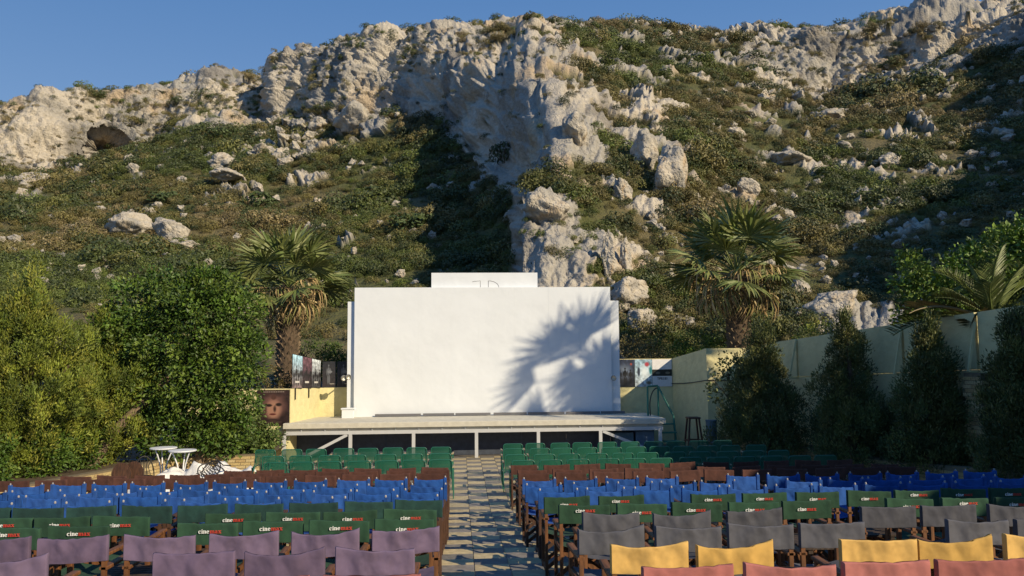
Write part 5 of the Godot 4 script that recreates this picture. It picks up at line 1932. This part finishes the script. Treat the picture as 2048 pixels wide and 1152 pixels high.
func build_plants() -> void:
	var gold := [Color(0.170, 0.205, 0.024), Color(0.135, 0.172, 0.022), Color(0.215, 0.225, 0.032), Color(0.095, 0.132, 0.020)]
	var dk := [Color(0.075, 0.095, 0.024), Color(0.055, 0.078, 0.022), Color(0.105, 0.110, 0.028)]
	# left conifers
	var p := at_z(58, 720, 18.3)
	conifer(11, "tall yellow-green conifer at the left edge", Vector3(p.x, 0.4, -18.3), 4.75, 3.0, 950, gold, 0.5)
	p = at_z(215, 720, 20.3)
	conifer(12, "shorter yellow-green conifer left of the round tree", Vector3(p.x, 0.4, -20.3), 4.1, 2.7, 720, gold, 0.6)
	p = at_z(-95, 720, 17.6)
	conifer(13, "conifer cut off by the left edge, leftmost of all", Vector3(p.x, 0.4, -17.6), 4.2, 2.4, 300, gold, 0.6)
	# round glossy tree
	p = at_z(372, 720, 20.6)
	var green := [Color(0.055, 0.105, 0.012), Color(0.042, 0.085, 0.010), Color(0.080, 0.135, 0.015), Color(0.105, 0.155, 0.020)]
	var cl := [[Vector3(0.05, 3.0, 0), Vector3(1.95, 1.45, 1.5)], [Vector3(-0.9, 3.85, 0), Vector3(1.0, 0.85, 0.9)], [Vector3(0.7, 3.7, 0.1), Vector3(1.1, 0.95, 1.0)], [Vector3(1.3, 2.3, 0.3), Vector3(0.9, 1.0, 0.9)], [Vector3(-1.4, 2.5, 0.3), Vector3(0.8, 0.95, 0.8)], [Vector3(0.1, 2.1, 0.7), Vector3(1.5, 0.9, 0.6)], [Vector3(-0.9, 1.3, 0.2), Vector3(0.8, 0.6, 0.5)], [Vector3(0.5, 1.2, 0.3), Vector3(1.1, 0.8, 0.7)], [Vector3(1.0, 0.7, 0.2), Vector3(0.7, 0.55, 0.6)], [Vector3(-0.2, 0.7, 0.5), Vector3(0.8, 0.6, 0.5)], [Vector3(-1.95, 2.1, 0.2), Vector3(0.75, 0.8, 0.7)], [Vector3(-1.6, 3.2, 0.0), Vector3(0.7, 0.7, 0.7)], [Vector3(0.2, 4.25, 0.0), Vector3(0.8, 0.5, 0.7)]]
	tree("round_tree", "big round glossy dark green tree left of the stage", "tree", Vector3(p.x, 0.4, -20.6),
		[[[Vector3(-1.75, -0.1, 1.2), Vector3(-1.35, 0.75, 1.0), Vector3(-0.7, 1.55, 0.6), Vector3(0.1, 2.6, 0.1), Vector3(0.3, 3.6, 0)], [0.13, 0.12, 0.10, 0.08, 0.03]], [[Vector3(0.4, -0.1, 0), Vector3(0.5, 1.3, 0), Vector3(0.9, 2.6, 0)], [0.13, 0.11, 0.04]], [[Vector3(-0.7, 1.55, 0.6), Vector3(-1.3, 2.6, 0.3)], [0.07, 0.03]]],
		crown_mesh(21, cl, 1050, 0.23, 44, 0.105, 0.062, green, 0.0, mats.leaf_gloss), mats.bark_pale)
	# leafy shrub in front of the poster wall, and low shrubs along the planter
	p = at_z(508, 800, 21.8)
	tree("leafy_shrub", "light green leafy shrub below the sepia face poster", "shrub", Vector3(p.x, 0.35, -21.8), [[[Vector3(0, 0, 0), Vector3(0.1, 0.7, 0)], [0.05, 0.02]]],
		crown_mesh(22, [[Vector3(-0.35, 0.95, 0), Vector3(0.6, 0.55, 0.5)], [Vector3(0.25, 0.4, 0.2), Vector3(0.5, 0.38, 0.5)], [Vector3(-0.7, 0.6, 0.2), Vector3(0.6, 0.5, 0.5)]], 150, 0.17, 36, 0.085, 0.05, [Color(0.075, 0.120, 0.024), Color(0.105, 0.150, 0.030), Color(0.055, 0.09, 0.02)], 0.0, mats.leaf), mats.bark)
	p = at_z(545, 770, 23.0)
	tree("brownish_shrub", "thin brownish shrub at the foot of the left palm", "shrub", Vector3(p.x - 0.25, 1.5, -24.3), [[[Vector3(0, -1.2, 0), Vector3(0.1, 0.5, 0)], [0.04, 0.02]]],
		crown_mesh(23, [[Vector3(0, 0.6, 0), Vector3(0.6, 0.5, 0.4)]], 50, 0.16, 30, 0.08, 0.045, [Color(0.14, 0.11, 0.04), Color(0.09, 0.10, 0.03)], 0.0, mats.leaf), mats.bark)
	var low := [[20, 900, 15.6, 0.9, "bushy green plant at the left end of the planter"], [95, 905, 16.2, 0.8, "yellowish bush under the tall left conifer"], [165, 890, 17.0, 0.9, "dark green bush under the shorter conifer"], [240, 870, 18.3, 1.0, "bright glossy bush under the leaning branch"], [300, 850, 19.4, 0.9, "glossy bush under the round tree's left half"], [400, 860, 20.9, 0.8, "shaded bush under the middle of the round tree"], [460, 850, 21.1, 0.9, "shaded bush under the round tree's right half"]]
	for i in low.size():
		var q: Array = low[i]
		p = at_z(q[0], q[1], q[2])
		var pl: Array = green if i >= 2 else dk + gold
		var wx: float = lerpf(-8.75, -7.35, clampf((q[2] - 15.2) / 4.2, 0.0, 1.0))
		if q[2] < 20.0:
			p.x = minf(p.x, wx - 1.55)
		tree("planter_bush", q[4], "bush", Vector3(p.x, 0.4, -q[2] - (0.0 if q[2] < 20.0 else 0.9)), [[[Vector3(0, 0, 0), Vector3(0.06, 0.4, 0)], [0.04, 0.015]]],
			crown_mesh(30 + i, [[Vector3(0, 0.5, 0), Vector3(q[3] * 0.75, 0.55, 0.6)], [Vector3(0.3, 0.25, 0.2), Vector3(q[3] * 0.5, 0.35, 0.4)]], 95, 0.16, 34, 0.08, 0.045, pl, 0.0, mats.leaf), mats.bark, "bushes in the left planter")
	# right: conifers in the planter, mostly in the wall's shade
	var cs := [[1530, 20.9, 9.05, 3.35, 2.6, "dark conifer with sunlit tip at the wall corner"], [1698, 19.0, 9.75, 3.5, 2.2, "dark conifer against the right wall, second from the corner"], [1850, 17.2, 10.35, 3.25, 2.1, "dark conifer against the right wall, third from the corner"], [2050, 15.0, 11.0, 3.5, 1.9, "dark conifer cut off by the right edge"]]
	for i in 4:
		var c: Array = cs[i]
		p = at_z(c[0], 760, c[1])
		conifer(50 + i, c[5], Vector3(p.x, 0.35, -c[1]), c[3], c[4], 480, dk, 0.42, true)
	p = at_z(2260, 760, 13.0)
	conifer(56, "dark conifer beyond the right edge, beside the wall", Vector3(p.x, 0.35, -13.0), 3.6, 1.5, 220, dk, 0.45, true)
	# leafy creeper with round leaves at the corner
	p = at_z(1462, 800, 22.6)
	tree("creeper_shrub", "round-leaved shrub climbing the sunlit wall corner", "shrub", Vector3(p.x, 0.3, -22.6), [[[Vector3(0, 0, 0), Vector3(0.05, 1.2, 0), Vector3(-0.1, 2.3, 0)], [0.04, 0.03, 0.01]], [[Vector3(0.05, 1.2, 0), Vector3(-0.5, 1.9, 0)], [0.02, 0.008]]],
		crown_mesh(61, [[Vector3(0.0, 2.1, 0), Vector3(0.5, 0.5, 0.3)], [Vector3(-0.3, 1.6, 0.0), Vector3(0.45, 0.4, 0.3)], [Vector3(0.3, 1.1, 0), Vector3(0.6, 0.8, 0.4)]], 70, 0.18, 16, 0.085, 0.075, [Color(0.10, 0.12, 0.03), Color(0.07, 0.09, 0.024)], 0.0, mats.leaf), mats.bark)
	# palms
	p = at_z(577, 575, 27.6)
	fan_palm("fan palm with brown skirt behind the left wall", Vector3(p.x, 0.8, -27.6), p.y - 0.8, 1.14, 0.36, 5, true)
	p = at_z(1472, 548, 26.6)
	fan_palm("fan palm with brown skirt behind the right wall corner", Vector3(p.x, 0.8, -26.6), p.y - 0.8, 1.26, 0.38, 6, true)
	shade_palm()
	# feather palm and broad-leaved tree above the right wall
	p = at_z(1985, 640, 17.3)
	var o := thing("feather_palm", "feather palm rising behind the right wall", "palm tree", Vector3(p.x, 0.0, -17.3))
	var b := MB.new()
	b.tube(PackedVector3Array([Vector3(0, -0.2, 0), Vector3(0, p.y * 0.6, 0), Vector3(0, p.y, 0)]), [0.26, 0.24, 0.2], 12)
	part("trunk", b.mesh(mats.bark), o)
	var fm := []
	for i in 3:
		fm.append(feather_mesh(70 + i, 1.0, [Color(0.115, 0.155, 0.040), Color(0.145, 0.180, 0.055), Color(0.090, 0.125, 0.034)] if i < 2 else [Color(0.22, 0.17, 0.08), Color(0.13, 0.12, 0.05)]))
	var r := RandomNumberGenerator.new()
	r.seed = 99
	for i in 16:
		var el := deg_to_rad(lerpf(84, 4, pow(i / 15.0, 0.85)) + r.randf_range(-5, 5))
		add_frond(o, "frond", fm[2 if i > 13 else r.randi() % 2], Vector3(0, p.y, 0), el, i * 2.39996 + 0.4, r.randf_range(1.35, 1.75), r.randf_range(-0.4, 0.4))
	# two long drooping fronds to the left
	add_frond(o, "frond", fm[2], Vector3(0, p.y, 0), 0.32, PI * 0.98, 2.2, 0.2)
	add_frond(o, "frond", fm[0], Vector3(0, p.y, 0), 0.10, PI * 1.04, 2.3, -0.2)
	p = at_z(1975, 560, 20.0)
	var mul := [Color(0.100, 0.170, 0.022), Color(0.135, 0.205, 0.030), Color(0.070, 0.125, 0.02)]
	tree("broadleaf_tree", "bright broad-leaved tree behind the feather palm", "tree", Vector3(p.x, 0.7, -20.0), [[[Vector3(0, -0.2, 0), Vector3(0.1, 2.0, 0), Vector3(0.3, 4.0, 0)], [0.15, 0.11, 0.04]], [[Vector3(0.1, 2.0, 0), Vector3(-1.2, 3.6, 0), Vector3(-2.0, 4.4, 0)], [0.08, 0.05, 0.015]]],
		crown_mesh(80, [[Vector3(0.7, 4.5, 0), Vector3(1.2, 1.0, 1.1)], [Vector3(-0.4, 4.1, 0), Vector3(1.1, 0.75, 0.9)], [Vector3(-1.5, 3.8, 0.1), Vector3(0.8, 0.6, 0.6)], [Vector3(-2.2, 4.2, 0.1), Vector3(0.35, 0.55, 0.35)], [Vector3(-1.9, 2.9, 0.1), Vector3(0.7, 0.55, 0.5)], [Vector3(1.6, 4.9, 0), Vector3(1.0, 0.9, 1.0)], [Vector3(0, 3.0, 0), Vector3(1.5, 0.8, 0.8)]], 600, 0.24, 26, 0.12, 0.085, mul, 0.0, mats.leaf_gloss), mats.bark)
	# scrub close behind the walls
	var near := [[1270, 690, 27.5, 1.1, "dry tan bush behind the posters right of the screen"], [1330, 690, 28.2, 1.2, "green leafy bush behind the right posters"], [1400, 680, 27.8, 1.2, "green bush left of the right palm's trunk"], [640, 700, 28.8, 1.6, "green bush behind the left posters"], [668, 720, 28.2, 1.2, "green bush touching the screen's left edge"], [1640, 668, 22.6, 1.1, "yellowish hedge bush on top of the wall corner"]]
	for i in near.size():
		var q: Array = near[i]
		p = at_z(q[0], q[1], q[2])
		var pl: Array = [[Color(0.17, 0.14, 0.06), Color(0.12, 0.11, 0.04)], mul, mul, green, green, gold][i]
		tree("wall_bush", q[4], "bush", Vector3(p.x, p.y - 0.9, -q[2]), [[[Vector3(0, -0.6, 0), Vector3(0.06, 0.5, 0)], [0.05, 0.02]]],
			crown_mesh(120 + i, [[Vector3(0, 0.6, 0), Vector3(q[3] * 0.7, 0.7, 0.7)], [Vector3(0.4, 0.4, 0.2), Vector3(q[3] * 0.6, 0.5, 0.5)]], 110, 0.18, 34, 0.075, 0.04, pl, 0.0, mats.leaf), mats.bark, "bushes just behind the walls")

# the house beyond the right wall, outside the frame, that shades the right end of the rows
func build_house() -> void:
	var o := thing("house", "house right of the frame, shading the right end of the seats", "building", Vector3(16.5, 0, -5.6))
	var b := MB.new()
	b.box(Vector3(0, 3.3, 0), Vector3(7.0, 7.0, 11.6))
	part("wall", b.mesh(mats.white_plaster), o)
	b = MB.new()
	b.box(Vector3(0, 6.9, 0), Vector3(7.3, 0.2, 11.9))
	part("roof", b.mesh(mats.stage_slab), o)
	for f in 2:
		for i in 3:
			b = MB.new()
			b.box(Vector3(-3.5, 1.9 + 2.9 * f, -3.6 + 3.6 * i), Vector3(0.06, 1.3, 1.1))
			var w := part("window", b.mesh(mats.white_paint), o)
			b = MB.new()
			b.box(Vector3(-3.535, 1.9 + 2.9 * f, -3.6 + 3.6 * i), Vector3(0.02, 1.16, 0.96))
			part("pane", b.mesh(mats.navy_panel), w)

# ---------------------------------------------------------------- scene
func _ready() -> void:
	rng.seed = 2024
	# camera
	var cam := Camera3D.new()
	cam.name = "camera"
	add_child(cam)
	cam.position = CAM
	cam.rotation_degrees = Vector3(5.05, -3.68, -0.5)
	cam.fov = rad_to_deg(2.0 * atan(576.0 / F))
	cam.near = 0.1
	cam.far = 1000.0
	cam.current = true
	CB = cam.basis
	# sky
	var env := Environment.new()
	env.background_mode = Environment.BG_SKY
	var sky := Sky.new()
	var sm := ProceduralSkyMaterial.new()
	sm.sky_top_color = Color(0.20, 0.41, 0.65)
	sm.sky_horizon_color = Color(0.66, 0.78, 0.90)
	sm.sky_curve = 0.18
	sm.ground_horizon_color = Color(0.45, 0.47, 0.48)
	sm.ground_bottom_color = Color(0.25, 0.22, 0.18)
	sm.sky_energy_multiplier = 1.0
	sky.sky_material = sm
	env.sky = sky
	env.tonemap_mode = Environment.TONE_MAPPER_LINEAR
	env.tonemap_exposure = 1.12
	env.sdfgi_enabled = true
	env.ssao_enabled = true
	env.ssil_enabled = true
	var we := WorldEnvironment.new()
	we.name = "world_environment"
	we.environment = env
	add_child(we)
	# sun: low, warm, behind the viewer's right shoulder
	var sun := DirectionalLight3D.new()
	sun.name = "sun"
	add_child(sun)
	sun.look_at_from_position(Vector3.ZERO, SUN, Vector3.UP)
	sun.light_color = Color(1.0, 0.925, 0.79)
	sun.light_energy = 1.6
	sun.light_angular_distance = 0.5
	sun.shadow_enabled = true
	make_materials()
	build_hill()
	build_scrub()
	build_boulders()
	build_floor()
	build_stage()
	build_screen()
	build_walls()
	build_planters()
	build_chairs()
	build_tables()
	build_house()
	build_clutter()
	build_plants()
